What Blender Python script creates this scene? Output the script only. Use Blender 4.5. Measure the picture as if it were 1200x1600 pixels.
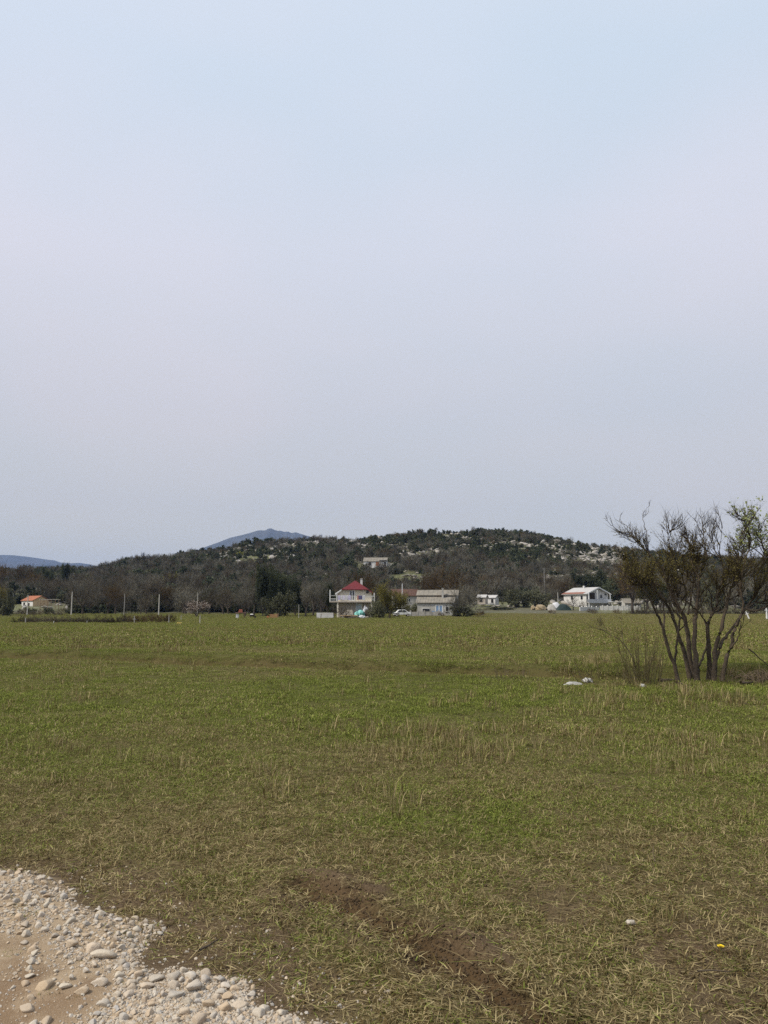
import bpy, math, random
import numpy as np
from mathutils import Vector, Matrix, Euler

# ------------------------------------------------------------------ scene, camera, sky, sun, exposure
for o in list(bpy.data.objects):
    bpy.data.objects.remove(o)
SC = bpy.context.scene
C = SC.collection
EYE = 1.6
PITCH = math.atan(152 / 1200.0)

cam = bpy.data.cameras.new('camera')
cam.sensor_fit = 'VERTICAL'
cam.sensor_height = 36.0
cam.lens = 36.0 * 1200 / 1600
cam.clip_start = 0.1
cam.clip_end = 60000
cam_ob = bpy.data.objects.new('camera', cam)
cam_ob.location = (0, 0, EYE)
cam_ob.rotation_euler = (math.pi / 2 + PITCH, 0, 0)
C.objects.link(cam_ob)
SC.camera = cam_ob

SUN_EL, SUN_AZ = 48.0, -112.0          # degrees; azimuth from +Y (view direction), negative = from the left
world = bpy.data.worlds.new('World')
SC.world = world
world.use_nodes = True
wn, wl = world.node_tree.nodes, world.node_tree.links
wn.clear()
w_out = wn.new('ShaderNodeOutputWorld')
w_bg = wn.new('ShaderNodeBackground')
w_bg.inputs['Strength'].default_value = 0.1
sky = wn.new('ShaderNodeTexSky')
sky.sky_type = 'NISHITA'
sky.sun_disc = False
sky.sun_elevation = math.radians(SUN_EL)
sky.sun_rotation = math.radians(SUN_AZ)
sky.air_density = 1.0
sky.dust_density = 3.0
tc = wn.new('ShaderNodeTexCoord')
sep = wn.new('ShaderNodeSeparateXYZ')
wl.new(tc.outputs['Generated'], sep.inputs[0])
# thin even veil of high cloud
ramp = wn.new('ShaderNodeValToRGB')
stops = [(0.0, (.70, .635, .49)), (.06, (.615, .585, .485)), (.13, (.545, .538, .520)), (.25, (.550, .560, .588)),
         (.43, (.610, .632, .695)), (.60, (.600, .660, .745)), (1.0, (.64, .71, .80))]
el = ramp.color_ramp.elements
while len(el) < len(stops):
    el.new(0.5)
for e, (p, c) in zip(el, stops):
    e.position = p
    e.color = (*c, 1)
wl.new(sep.outputs['Z'], ramp.inputs[0])
nz = wn.new('ShaderNodeTexNoise')
nz.inputs['Scale'].default_value = 1.7
nz.inputs['Detail'].default_value = 3.0
nz.inputs['Roughness'].default_value = 0.45
mp = wn.new('ShaderNodeMapping')
mp.inputs['Scale'].default_value = (1.0, 1.0, 2.2)
mp.inputs['Location'].default_value = (0.3, 1.1, 0.25)
wl.new(tc.outputs['Generated'], mp.inputs[0])
wl.new(mp.outputs[0], nz.inputs['Vector'])
nr = wn.new('ShaderNodeValToRGB')
nr.color_ramp.elements[0].position = 0.34
nr.color_ramp.elements[0].color = (.935, .975, .99, 1)
nr.color_ramp.elements[1].position = 0.66
nr.color_ramp.elements[1].color = (1.06, 1.02, 1.02, 1)
wl.new(nz.outputs['Fac'], nr.inputs[0])
mul = wn.new('ShaderNodeMix')
mul.data_type = 'RGBA'
mul.blend_type = 'MULTIPLY'
mul.inputs['Factor'].default_value = 1.0
wl.new(ramp.outputs[0], mul.inputs['A'])
wl.new(nr.outputs[0], mul.inputs['B'])
sc_ = wn.new('ShaderNodeVectorMath')
sc_.operation = 'SCALE'
sc_.inputs['Scale'].default_value = 10.0
wl.new(mul.outputs['Result'], sc_.inputs[0])
mixw = wn.new('ShaderNodeMix')
mixw.data_type = 'RGBA'
mixw.inputs['Factor'].default_value = 0.9
wl.new(sky.outputs[0], mixw.inputs['A'])
wl.new(sc_.outputs[0], mixw.inputs['B'])
wl.new(mixw.outputs['Result'], w_bg.inputs['Color'])
wl.new(w_bg.outputs[0], w_out.inputs[0])

sun = bpy.data.lights.new('sun', 'SUN')
sun.energy = 3.2
sun.angle = math.radians(13)
sun.color = (1.0, .92, .79)
sun_ob = bpy.data.objects.new('sun', sun)
_a, _e = math.radians(SUN_AZ), math.radians(SUN_EL)
sd = Vector((math.sin(_a) * math.cos(_e), math.cos(_a) * math.cos(_e), math.sin(_e)))
sun_ob.rotation_euler = sd.to_track_quat('Z', 'Y').to_euler()
sun_ob.location = sd * 50
C.objects.link(sun_ob)

vs = SC.view_settings
vs.view_transform = 'Standard'
vs.look = 'None'
vs.gamma = 1.0
vs.use_curve_mapping = False
vs.exposure = 0.32
SC.render.engine = 'CYCLES'
SC.cycles.max_bounces = 6
SC.cycles.diffuse_bounces = 3
SC.cycles.volume_bounces = 0
SC.cycles.use_adaptive_sampling = True
SC.cycles.use_denoising = False

# ------------------------------------------------------------------ helpers
RNG = np.random.default_rng(7)
random.seed(7)


def hash2(ix, iy, seed):
    h = (ix.astype(np.int64) * 374761393 + iy.astype(np.int64) * 668265263 + seed * 974711) & 0xffffffff
    h = ((h ^ (h >> 13)) * 1274126177) & 0xffffffff
    return ((h ^ (h >> 16)) & 0xffff) / 65535.0


def vnoise(x, y, seed=0):
    x = np.asarray(x, float); y = np.asarray(y, float)
    ix, iy = np.floor(x), np.floor(y)
    fx, fy = x - ix, y - iy
    fx, fy = fx * fx * (3 - 2 * fx), fy * fy * (3 - 2 * fy)
    a, b = hash2(ix, iy, seed), hash2(ix + 1, iy, seed)
    c, d = hash2(ix, iy + 1, seed), hash2(ix + 1, iy + 1, seed)
    return (a * (1 - fx) + b * fx) * (1 - fy) + (c * (1 - fx) + d * fx) * fy


def fbm(x, y, scale, octaves=4, seed=0):
    x = np.asarray(x, float) / scale + 17.3; y = np.asarray(y, float) / scale + 5.1
    s, a, t = 0, 1.0, 0
    for k in range(octaves):
        s = s + a * vnoise(x, y, seed + k * 13); t += a
        x, y, a = x * 2.03, y * 2.03, a * .5
    return s / t


def sst(a, b, x):
    t = np.clip((np.asarray(x, float) - a) / (b - a), 0, 1)
    return t * t * (3 - 2 * t)


def ray(u, v):
    s = (800 - v) / 1200.0
    return np.array([(u - 600) / 1200.0, math.cos(PITCH) - s * math.sin(PITCH), math.sin(PITCH) + s * math.cos(PITCH)])


def at(u, v, Y):
    """where the line of sight through a point of the photograph meets distance Y"""
    d = ray(u, v)
    return Vector((d[0] / d[1] * Y, Y, EYE + d[2] / d[1] * Y))


def gp(u, v):
    """the spot of flat ground seen at (u, v)"""
    d = ray(u, v)
    t = -EYE / d[2]
    return np.array([d[0] * t, d[1] * t])


def seg_dist(x, y, line):
    """distance to a polyline, and signed side (positive = left of its direction)"""
    best = np.full(np.shape(x), 1e9); side = np.zeros(np.shape(x))
    for (x0, y0), (x1, y1) in zip(line[:-1], line[1:]):
        dx, dy = x1 - x0, y1 - y0
        t = np.clip(((x - x0) * dx + (y - y0) * dy) / (dx * dx + dy * dy), 0, 1)
        px, py = x - x0 - t * dx, y - y0 - t * dy
        d = np.hypot(px, py)
        m = d < best
        best = np.where(m, d, best)
        side = np.where(m, np.sign(dx * (y - y0) - dy * (x - x0)), side)
    return best, side


# ------------------------------------------------------------------ terrain
ROAD = [gp(-260, 1352), gp(-60, 1362), gp(55, 1368), gp(120, 1412), gp(205, 1452), gp(250, 1502), gp(345, 1530), gp(405, 1560), gp(480, 1606), gp(640, 1720)]
MUD = [gp(-260, 1440), gp(-40, 1452), gp(90, 1468), gp(140, 1510), gp(165, 1556), gp(120, 1604), gp(60, 1700)]
DITCH = [gp(-250, 1021), gp(0, 1027), gp(200, 1033), gp(400, 1042), gp(600, 1049), gp(800, 1055), gp(960, 1061), gp(1060, 1060), gp(1200, 1063), gp(1500, 1066)]
RUT = [gp(470, 1385), gp(560, 1425), gp(660, 1482), gp(760, 1545), gp(860, 1610), gp(960, 1680)]
MOUND = gp(1105, 1090)


def road_in(x, y):
    d, s = seg_dist(x, y, ROAD)
    return -s * d            # positive inside the gravel side (right-hand of the direction of travel)


def mud_in(x, y):
    d, s = seg_dist(x, y, MUD)
    return -s * d


def ground_z(x, y):
    x = np.asarray(x, float); y = np.asarray(y, float)
    r = np.hypot(x, y)
    z = (fbm(x, y, 2.2, 3, 3) - .5) * .07 * sst(1, 4, r) + (fbm(x, y, 14, 2, 5) - .5) * .16 * sst(8, 25, r) * (1 - sst(600, 900, r))
    z += (fbm(x, y, .35, 2, 9) - .5) * .022 * (1 - sst(12, 18, r))
    z += .0075 * np.clip(y - 150, 0, 150)
    d, s = seg_dist(x, y, DITCH)
    wob = .7 + .6 * fbm(x, y, 4, 2, 71)
    z -= .20 * wob * np.exp(-(d / .40) ** 2) - .04 * np.exp(-((d - .9) / .6) ** 2)
    z += .20 * wob * sst(-.02, .32, s * d) * (1 - sst(45, 80, r)) * sst(8, 12, r)
    d, s = seg_dist(x, y, RUT)
    z -= (.055 * np.exp(-(d / .11) ** 2) - .03 * np.exp(-((d - .22) / .09) ** 2)) * (.6 + .8 * fbm(x, y, .15, 2, 21))
    z += .10 * np.exp(-(((x - MOUND[0]) / 1.3) ** 2 + ((y - MOUND[1]) / .9) ** 2))
    ri = road_in(x, y)
    berm = sst(-.12, .15, ri) * (1 - sst(.25, .9, ri))
    z += np.where(r < 12, .035 * berm - .03 * sst(.2, .8, mud_in(x, y)), 0)
    return z


RIDGE_U = np.array([-900, -400, -100, 0, 100, 150, 200, 300, 400, 480, 600, 740, 850, 960, 1050, 1200, 1400, 1900])
RIDGE_V = np.array([915, 908, 905, 902, 899, 893, 885, 869, 853, 846, 841, 837, 842, 856, 868, 884, 898, 915])
RY = 500.0
_rx = (RIDGE_U - 600) / 1200 / 1.012 * RY
_rz = EYE + (952 - RIDGE_V) / 1200 * RY


def hill_z(x, y):
    x = np.asarray(x, float); y = np.asarray(y, float)
    hr = np.interp(x, _rx, _rz)
    hr = hr * .6 + .2 * (np.interp(x - 18, _rx, _rz) + np.interp(x + 18, _rx, _rz))
    t = np.clip((y - 205) / (RY - 205), 0, 1)
    p = .86 * t ** 1.55 + .14 * t * t * (3 - 2 * t)
    back = 1 - .9 * sst(RY, RY + 420, y)
    z = hr * p * back
    z += (fbm(x, y, 45, 3, 31) - .5) * 7 * t + (fbm(x, y, 11, 2, 37) - .5) * 2.2 * t
    return z - .6 * (1 - sst(0, .04, t)) + .5


def land_z(x, y):
    return np.maximum(ground_z(x, y), np.where(np.asarray(y) > 205, hill_z(x, y), -9))


def gz(x, y):
    return float(land_z(np.array([x]), np.array([y]))[0])


# masks of what grows where: 0..1
def mask_dry(x, y):
    r = np.hypot(x, y)
    d = .27 + .70 * (fbm(x, y, 1.5, 4, 41) - .5) + .30 * (fbm(x, y, 8, 3, 43) - .5)
    d += .38 * (1 - sst(3.6, 6.8, y)) - .02 * sst(9, 14, y) * (1 - sst(22, 34, y))
    d += .26 * sst(36, 90, y) * sst(-5, 35, x) 
    g = gp(690, 1290); d -= .45 * np.exp(-(((x - g[0]) / .9) ** 2 + ((y - g[1]) / .5) ** 2))
    g = gp(440, 1490); d -= .30 * np.exp(-(((x - g[0]) / .35) ** 2 + ((y - g[1]) / .3) ** 2))
    g = gp(680, 1180); d += .36 * np.exp(-(((x - g[0]) / 1.3) ** 2 + ((y - g[1]) / .8) ** 2))
    g = gp(640, 1085); d -= .28 * np.exp(-(((x - g[0]) / 3.5) ** 2 + ((y - g[1]) / 3) ** 2))
    g = gp(1110, 1085); d -= .42 * np.exp(-(((x - g[0]) / 2.6) ** 2 + ((y - g[1]) / 1.4) ** 2))
    g = gp(1090, 1052); d -= .38 * np.exp(-(((x - g[0]) / 2.6) ** 2 + ((y - g[1]) / 2.2) ** 2))
    dd, s = seg_dist(x, y, DITCH)
    d += .12 * np.exp(-((dd - 3.2) / 1.2) ** 2) * (s > 0)
    return np.clip(d, 0, 1)


def mask_bare(x, y):
    b = .75 * sst(.60, .78, fbm(x, y, .8, 4, 51)) * (1 - sst(5.0, 9.0, y)) + .35 * sst(.60, .74, fbm(x, y, 2.6, 4, 53)) * (1 - sst(10, 20, y))
    b += .78 * sst(.40, .62, fbm(x, y, .55, 3, 63)) * (1 - sst(3.9, 6.4, y)) + .3 * sst(.45, .7, fbm(x, y, 1.4, 4, 65)) * (1 - sst(6, 12, y))
    g = gp(770, 1462); b += .8 * np.exp(-(((x - g[0]) / .30) ** 2 + ((y - g[1]) / .12) ** 2))
    g = gp(1010, 1500); b += .35 * np.exp(-(((x - g[0]) / .5) ** 2 + ((y - g[1]) / .3) ** 2))
    g = gp(300, 1480); b += .75 * np.exp(-(((x - g[0]) / .35) ** 2 + ((y - g[1]) / .2) ** 2))
    g = gp(75, 1352); b += .6 * np.exp(-(((x - g[0]) / .5) ** 2 + ((y - g[1]) / .2) ** 2))
    dd, s = seg_dist(x, y, RUT)
    b += 1.25 * np.exp(-(dd / .14) ** 2) * (.4 + fbm(x, y, .3, 2, 55)) + .45 * np.exp(-(dd / .5) ** 2) * sst(.35, .65, fbm(x, y, .4, 3, 56))
    dd, s = seg_dist(x, y, DITCH)
    b += .85 * np.exp(-((s * dd - .12) / .22) ** 2) * (.1 + 1.0 * fbm(x, y, 3, 3, 57)) * (1 - sst(45, 70, y))
    ri = road_in(x, y) + .7 * (fbm(x, y, .45, 3, 59) - .5)
    b += np.where(np.hypot(x, y) < 12, sst(-.50, .0, ri), 0)
    b -= .8 * np.exp(-(((x - 7.2) / 1.9) ** 2 + ((y - 17.4) / 1.3) ** 2))
    # trodden strip at the far right edge of the field
    b += .75 * sst(.42, .62, fbm(x, y * 4, 18, 3, 61)) * np.exp(-((y - 128 - .05 * x) / 14) ** 2) * sst(-8, 22, x)
    return np.clip(b, 0, 1)


# ------------------------------------------------------------------ materials
def new_mat(name):
    m = bpy.data.materials.new(name)
    m.use_nodes = True
    nt = m.node_tree
    b = nt.nodes['Principled BSDF']
    return m, nt, b


def mixc(nt, fac, a, b, blend='MIX'):
    n = nt.nodes.new('ShaderNodeMix'); n.data_type = 'RGBA'; n.blend_type = blend
    for s, v in (('Factor', fac), ('A', a), ('B', b)):
        if hasattr(v, 'is_linked'):
            nt.links.new(v, n.inputs[s])
        elif s == 'Factor':
            n.inputs[s].default_value = v
        else:
            n.inputs[s].default_value = (*v, 1)
    return n.outputs['Result']


def noise(nt, scale, detail=4, rough=.55, coord='Object', dist=0.0, vec=None):
    n = nt.nodes.new('ShaderNodeTexNoise')
    n.inputs['Scale'].default_value = scale; n.inputs['Detail'].default_value = detail
    n.inputs['Roughness'].default_value = rough; n.inputs['Distortion'].default_value = dist
    if vec is None:
        t = nt.nodes.new('ShaderNodeTexCoord'); vec = t.outputs[coord]
    nt.links.new(vec, n.inputs['Vector'])
    return n.outputs['Fac']


def ramp_(nt, fac, p0, p1, c0=(0, 0, 0), c1=(1, 1, 1)):
    r = nt.nodes.new('ShaderNodeValToRGB')
    e = r.color_ramp.elements
    e[0].position, e[1].position = p0, p1
    e[0].color, e[1].color = (*c0, 1), (*c1, 1)
    nt.links.new(fac, r.inputs[0])
    return r.outputs[0]


def attr(nt, name, typ='GEOMETRY'):
    a = nt.nodes.new('ShaderNodeAttribute'); a.attribute_name = name; a.attribute_type = typ
    return a


def bump(nt, b, height, strength=.4, dist=.02):
    n = nt.nodes.new('ShaderNodeBump'); n.inputs['Strength'].default_value = strength; n.inputs['Distance'].default_value = dist
    nt.links.new(height, n.inputs['Height']); nt.links.new(n.outputs[0], b.inputs['Normal'])


MATS = {}


def plain(name, col, col2=None, scale=3.0, rough=.85, bmp=0.0, metallic=0.0, coord='Object', spec=.3, p=(.35, .68)):
    """a mottled surface: two tones of the same stuff broken up by noise"""
    if name in MATS:
        return MATS[name]
    m, nt, b = new_mat(name)
    if col2 is None:
        col2 = tuple(c * .78 for c in col)
    f = noise(nt, scale, 6, .6, coord)
    nt.links.new(mixc(nt, ramp_(nt, f, *p), col, col2), b.inputs['Base Color'])
    b.inputs['Roughness'].default_value = rough
    b.inputs['Metallic'].default_value = metallic
    b.inputs['Specular IOR Level'].default_value = spec
    if bmp:
        bump(nt, b, noise(nt, scale * 6, 4, .6, coord), bmp, .02)
    MATS[name] = m
    return m


# ------------------------------------------------------------------ mesh helpers
def mesh_from(name, V, F, smooth=False, attrs=None):
    """V (n,3); F list of index arrays, each (k,3) or (k,4)"""
    me = bpy.data.meshes.new(name)
    V = np.asarray(V, np.float32)
    if not isinstance(F, (list, tuple)):
        F = [F]
    F = [np.asarray(f, np.int32) for f in F if len(f)]
    me.vertices.add(len(V)); me.vertices.foreach_set('co', V.ravel())
    loops = np.concatenate([f.ravel() for f in F])
    sizes = np.concatenate([np.full(len(f), f.shape[1], np.int32) for f in F])
    starts = np.concatenate([[0], np.cumsum(sizes)[:-1]]).astype(np.int32)
    me.loops.add(len(loops)); me.loops.foreach_set('vertex_index', loops)
    me.polygons.add(len(sizes)); me.polygons.foreach_set('loop_start', starts)
    if smooth:
        me.polygons.foreach_set('use_smooth', np.ones(len(sizes), bool))
    for k, a in (attrs or {}).items():
        a = np.asarray(a, np.float32)
        if a.ndim == 1:
            at_ = me.attributes.new(k, 'FLOAT', 'POINT'); at_.data.foreach_set('value', a)
        else:
            at_ = me.attributes.new(k, 'FLOAT_VECTOR', 'POINT'); at_.data.foreach_set('vector', a.ravel())
    me.update(); me.validate()
    return me


def link(name, me, mat=None, parent=None, loc=None, rot=None, scale=None):
    o = bpy.data.objects.new(name, me)
    C.objects.link(o)
    if mat is not None and me is not None and not me.materials:
        me.materials.append(mat)
    if parent:
        o.parent = parent
    if loc is not None:
        o.location = loc
    if rot is not None:
        o.rotation_euler = rot
    if scale is not None:
        o.scale = scale if hasattr(scale, '__len__') else (scale,) * 3
    return o


def tag(o, label=None, cat=None, group=None, kind=None):
    if label: o['label'] = label
    if cat: o['category'] = cat
    if group: o['group'] = group
    if kind: o['kind'] = kind
    return o


def empty(name, loc=(0, 0, 0), rz=0.0, label=None, cat=None, group=None):
    o = link(name, None, loc=loc, rot=(0, 0, rz))
    o.empty_display_size = .2
    return tag(o, label, cat, group)


class MB:
    """collects simple solids and links them as one mesh"""
    def __init__(s): s.v = []; s.f = []

    def add(s, vs, fs):
        n = len(s.v); s.v += [tuple(p) for p in vs]; s.f += [tuple(i + n for i in f) for f in fs]; return s

    def box(s, x0, x1, y0, y1, z0, z1):
        v = [(x, y, z) for z in (z0, z1) for y in (y0, y1) for x in (x0, x1)]
        return s.add(v, [(0, 2, 3, 1), (4, 5, 7, 6), (0, 1, 5, 4), (2, 6, 7, 3), (0, 4, 6, 2), (1, 3, 7, 5)])

    def hexa(s, b4, t4):
        return s.add(list(b4) + list(t4), [(3, 2, 1, 0), (4, 5, 6, 7), (0, 1, 5, 4), (1, 2, 6, 5), (2, 3, 7, 6), (3, 0, 4, 7)])

    def prism(s, poly, axis, a, b):
        """extrude a 2-D polygon: axis 'y' takes (x,z) pairs, 'x' takes (y,z) pairs, 'z' takes (x,y)"""
        f = {'y': lambda p, t: (p[0], t, p[1]), 'x': lambda p, t: (t, p[0], p[1]), 'z': lambda p, t: (p[0], p[1], t)}[axis]
        n = len(poly)
        v = [f(p, a) for p in poly] + [f(p, b) for p in poly]
        fs = [tuple(range(n))[::-1], tuple(range(n, 2 * n))] + [(i, (i + 1) % n, n + (i + 1) % n, n + i) for i in range(n)]
        return s.add(v, fs)

    def tube(s, pts, rad, k=6):
        V, F = tube_arrays([np.array(pts, float)], [np.array(rad if hasattr(rad, '__len__') else [rad] * len(pts), float)], k)
        return s.add(V, F.tolist())

    def slab(s, quad, thick):
        """a roof pane or sheet: four corners (counter-clockwise seen from above) with thickness downward"""
        return s.hexa([(x, y, z - thick) for x, y, z in quad], quad)

    def build(s, name, mat=None, parent=None, bevel=0.0, smooth=False, loc=None):
        me = bpy.data.meshes.new(name)
        me.from_pydata(s.v, [], s.f)
        import bmesh
        bm = bmesh.new(); bm.from_mesh(me)
        bmesh.ops.recalc_face_normals(bm, faces=bm.faces)
        if bevel:
            bmesh.ops.bevel(bm, geom=bm.edges[:], offset=bevel, segments=1, affect='EDGES', clamp_overlap=True)
        bm.to_mesh(me); bm.free()
        if smooth:
            me.polygons.foreach_set('use_smooth', np.ones(len(me.polygons), bool))
        return link(name, me, mat, parent, loc)


def tube_arrays(lines, radii, k=4):
    """tapered tubes along polylines; returns V, quads"""
    Vs, Fs, off = [], [], 0
    ang = np.arange(k) * 2 * math.pi / k
    ca, sa = np.cos(ang), np.sin(ang)
    for P, R in zip(lines, radii):
        n = len(P)
        T = np.gradient(P, axis=0)
        T /= np.linalg.norm(T, axis=1, keepdims=True) + 1e-9
        ref = np.where(np.abs(T[:, 2:3]) > .9, np.array([[1., 0, 0]]), np.array([[0, 0, 1.]]))
        A = np.cross(T, ref); A /= np.linalg.norm(A, axis=1, keepdims=True) + 1e-9
        B = np.cross(T, A)
        ring = P[:, None, :] + R[:, None, None] * (ca[None, :, None] * A[:, None, :] + sa[None, :, None] * B[:, None, :])
        Vs.append(ring.reshape(-1, 3))
        i = np.arange(n - 1)[:, None] * k; j = np.arange(k)[None, :]; j2 = (j + 1) % k
        Fs.append((np.stack([i + j, i + j2, i + k + j2, i + k + j], -1) + off).reshape(-1, 4))
        off += n * k
    return np.concatenate(Vs), np.concatenate(Fs)


# ------------------------------------------------------------------ scattering (grass, pebbles, scrub: what nobody could count)
def scatter(name, pts, rot, scl, idx, variants, attrs, label, cat):
    """one object: points that carry copies of the variant meshes"""
    src = bpy.data.collections.new(name + '_kinds')
    for i, me in enumerate(variants):
        src.objects.link(bpy.data.objects.new('%s_kind_%02d' % (name, i), me))
    me = bpy.data.meshes.new(name)
    n = len(pts)
    me.vertices.add(n); me.vertices.foreach_set('co', np.asarray(pts, np.float32).ravel())
    a = me.attributes.new('rot', 'FLOAT_VECTOR', 'POINT'); a.data.foreach_set('vector', np.asarray(rot, np.float32).ravel())
    a = me.attributes.new('scl', 'FLOAT_VECTOR', 'POINT'); a.data.foreach_set('vector', np.asarray(scl, np.float32).ravel())
    a = me.attributes.new('idx', 'INT', 'POINT'); a.data.foreach_set('value', np.asarray(idx, np.int32))
    for k, val in attrs.items():
        a = me.attributes.new(k, 'FLOAT', 'POINT'); a.data.foreach_set('value', np.asarray(val, np.float32))
    o = link(name, me)
    ng = bpy.data.node_groups.new(name + '_nodes', 'GeometryNodeTree')
    ng.interface.new_socket('Geometry', in_out='INPUT', socket_type='NodeSocketGeometry')
    ng.interface.new_socket('Geometry', in_out='OUTPUT', socket_type='NodeSocketGeometry')
    N, L = ng.nodes, ng.links
    gi, go = N.new('NodeGroupInput'), N.new('NodeGroupOutput')
    ip = N.new('GeometryNodeInstanceOnPoints')
    ci = N.new('GeometryNodeCollectionInfo')
    ci.inputs['Collection'].default_value = src
    ci.inputs['Separate Children'].default_value = True
    ci.inputs['Reset Children'].default_value = True

    def na(nm, t):
        q = N.new('GeometryNodeInputNamedAttribute'); q.data_type = t; q.inputs['Name'].default_value = nm
        return q.outputs['Attribute']
    L.new(gi.outputs[0], ip.inputs['Points'])
    L.new(ci.outputs[0], ip.inputs['Instance'])
    ip.inputs['Pick Instance'].default_value = True
    L.new(na('idx', 'INT'), ip.inputs['Instance Index'])
    L.new(na('rot', 'FLOAT_VECTOR'), ip.inputs['Rotation'])
    L.new(na('scl', 'FLOAT_VECTOR'), ip.inputs['Scale'])
    L.new(ip.outputs[0], go.inputs[0])
    md = o.modifiers.new('scatter', 'NODES'); md.node_group = ng
    return tag(o, label, cat, kind='stuff')

# ------------------------------------------------------------------ ground sheet
def build_ground():
    fr = np.linspace(-38, 38, 300)
    rest = np.linspace(38, 322, 64)[1:-1]
    th = np.radians(np.concatenate([fr, rest]))
    rr = [.4]
    while rr[-1] < 40: rr.append(rr[-1] * 1.0165 + .002)
    while rr[-1] < 10500: rr.append(rr[-1] * 1.05)
    rr = np.array(rr)
    R, T = np.meshgrid(rr, th, indexing='ij')
    X, Y = R * np.sin(T), R * np.cos(T)
    x, y = X.ravel(), Y.ravel()
    z = ground_z(x, y)
    nr, nt = R.shape
    V = np.stack([x, y, z], 1)
    i = np.arange(nr - 1)[:, None] * nt; j = np.arange(nt)[None, :]; j2 = (j + 1) % nt
    F = np.stack([i + j, i + j2, i + nt + j2, i + nt + j], -1).reshape(-1, 4)[:, ::-1]
    V = np.concatenate([V, [[0, 0, ground_z(np.array([0.]), np.array([0.]))[0]]]])
    c = len(V) - 1
    cap = np.stack([np.full(nt, c), (np.arange(nt) + 1) % nt, np.arange(nt)], 1)
    near = np.hypot(V[:, 0], V[:, 1]) < 14
    road = np.where(near, sst(-.10, .08, road_in(V[:, 0], V[:, 1]) + .55 * (fbm(V[:, 0], V[:, 1], .3, 3, 191) - .5)), 0)
    mud = np.where(near, sst(-.05, .2, mud_in(V[:, 0], V[:, 1]) + .3 * (fbm(V[:, 0], V[:, 1], .35, 3, 193) - .5)), 0)
    dr_, _ = seg_dist(V[:, 0], V[:, 1], RUT); dd_, ss_ = seg_dist(V[:, 0], V[:, 1], DITCH)
    moist = np.clip(np.exp(-(dr_ / .16) ** 2) + np.exp(-((ss_ * dd_ - .1) / .3) ** 2), 0, 1)
    me = mesh_from('ground', V, [F, cap[:, ::-1]], True, dict(dry=mask_dry(V[:, 0], V[:, 1]), bare=mask_bare(V[:, 0], V[:, 1]), road=road, mud=mud, moist=moist))
    m, nt_, b = new_mat('meadow_ground')
    n1 = noise(nt_, 1.6, 8, .62); n2 = noise(nt_, 22, 6, .65); n3 = noise(nt_, 160, 3, .6)
    n4 = noise(nt_, 75, 5, .7)
    grn = mixc(nt_, ramp_(nt_, n4, .36, .62), (.120, .122, .036), (.032, .034, .011))
    strw = mixc(nt_, ramp_(nt_, n4, .36, .62), (.190, .145, .070), (.045, .034, .018))
    soil = mixc(nt_, ramp_(nt_, n1, .35, .65), (.150, .104, .060), (.075, .052, .030))
    soil = mixc(nt_, ramp_(nt_, n4, .38, .60), soil, (.060, .042, .025))
    soil = mixc(nt_, ramp_(nt_, n3, .45, .8), soil, (.22, .16, .105))
    soil = mixc(nt_, attr(nt_, 'moist').outputs['Fac'], soil, (.078, .050, .025))
    dirt = mixc(nt_, ramp_(nt_, n1, .38, .66), (.370, .280, .185), (.275, .205, .130))
    dirt = mixc(nt_, ramp_(nt_, n3, .42, .75), dirt, (.42, .34, .25))
    mdry = nt_.nodes.new('ShaderNodeMath'); mdry.operation = 'ADD'
    nt_.links.new(attr(nt_, 'dry').outputs['Fac'], mdry.inputs[0])
    ns = nt_.nodes.new('ShaderNodeMath'); ns.operation = 'MULTIPLY_ADD'; ns.inputs[1].default_value = .9; ns.inputs[2].default_value = -.45
    nt_.links.new(n2, ns.inputs[0]); nt_.links.new(ns.outputs[0], mdry.inputs[1])
    col = mixc(nt_, mdry.outputs[0], grn, strw)
    bsum = nt_.nodes.new('ShaderNodeMath'); bsum.operation = 'MULTIPLY_ADD'; bsum.inputs[1].default_value = .5; bsum.inputs[2].default_value = -.2
    nt_.links.new(n2, bsum.inputs[0])
    b2 = nt_.nodes.new('ShaderNodeMath'); b2.operation = 'ADD'; b2.use_clamp = True
    nt_.links.new(attr(nt_, 'bare').outputs['Fac'], b2.inputs[0]); nt_.links.new(bsum.outputs[0], b2.inputs[1])
    col = mixc(nt_, b2.outputs[0], col, soil)
    col = mixc(nt_, attr(nt_, 'road').outputs['Fac'], col, dirt)
    mudc = mixc(nt_, ramp_(nt_, n1, .3, .7), (.235, .160, .098), (.165, .112, .068))
    mudc = mixc(nt_, ramp_(nt_, n3, .5, .8), mudc, (.34, .27, .20))
    mf = mixc(nt_, 1.0, attr(nt_, 'mud').outputs['Color'], ramp_(nt_, noise(nt_, 2.6, 4, .6), .30, .52), 'MULTIPLY')
    col = mixc(nt_, mf, col, mudc)
    nt_.links.new(col, b.inputs['Base Color'])
    b.inputs['Roughness'].default_value = .95
    b.inputs['Specular IOR Level'].default_value = .02
    hsum = nt_.nodes.new('ShaderNodeMath'); hsum.operation = 'ADD'
    nt_.links.new(n2, hsum.inputs[0]); nt_.links.new(n3, hsum.inputs[1])
    bump(nt_, b, hsum.outputs[0], .7, .012)
    o = link('ground', me, m)
    return tag(o, 'wide flat meadow with a shallow ditch and bare soil', None, kind='structure')


build_ground()


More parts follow.
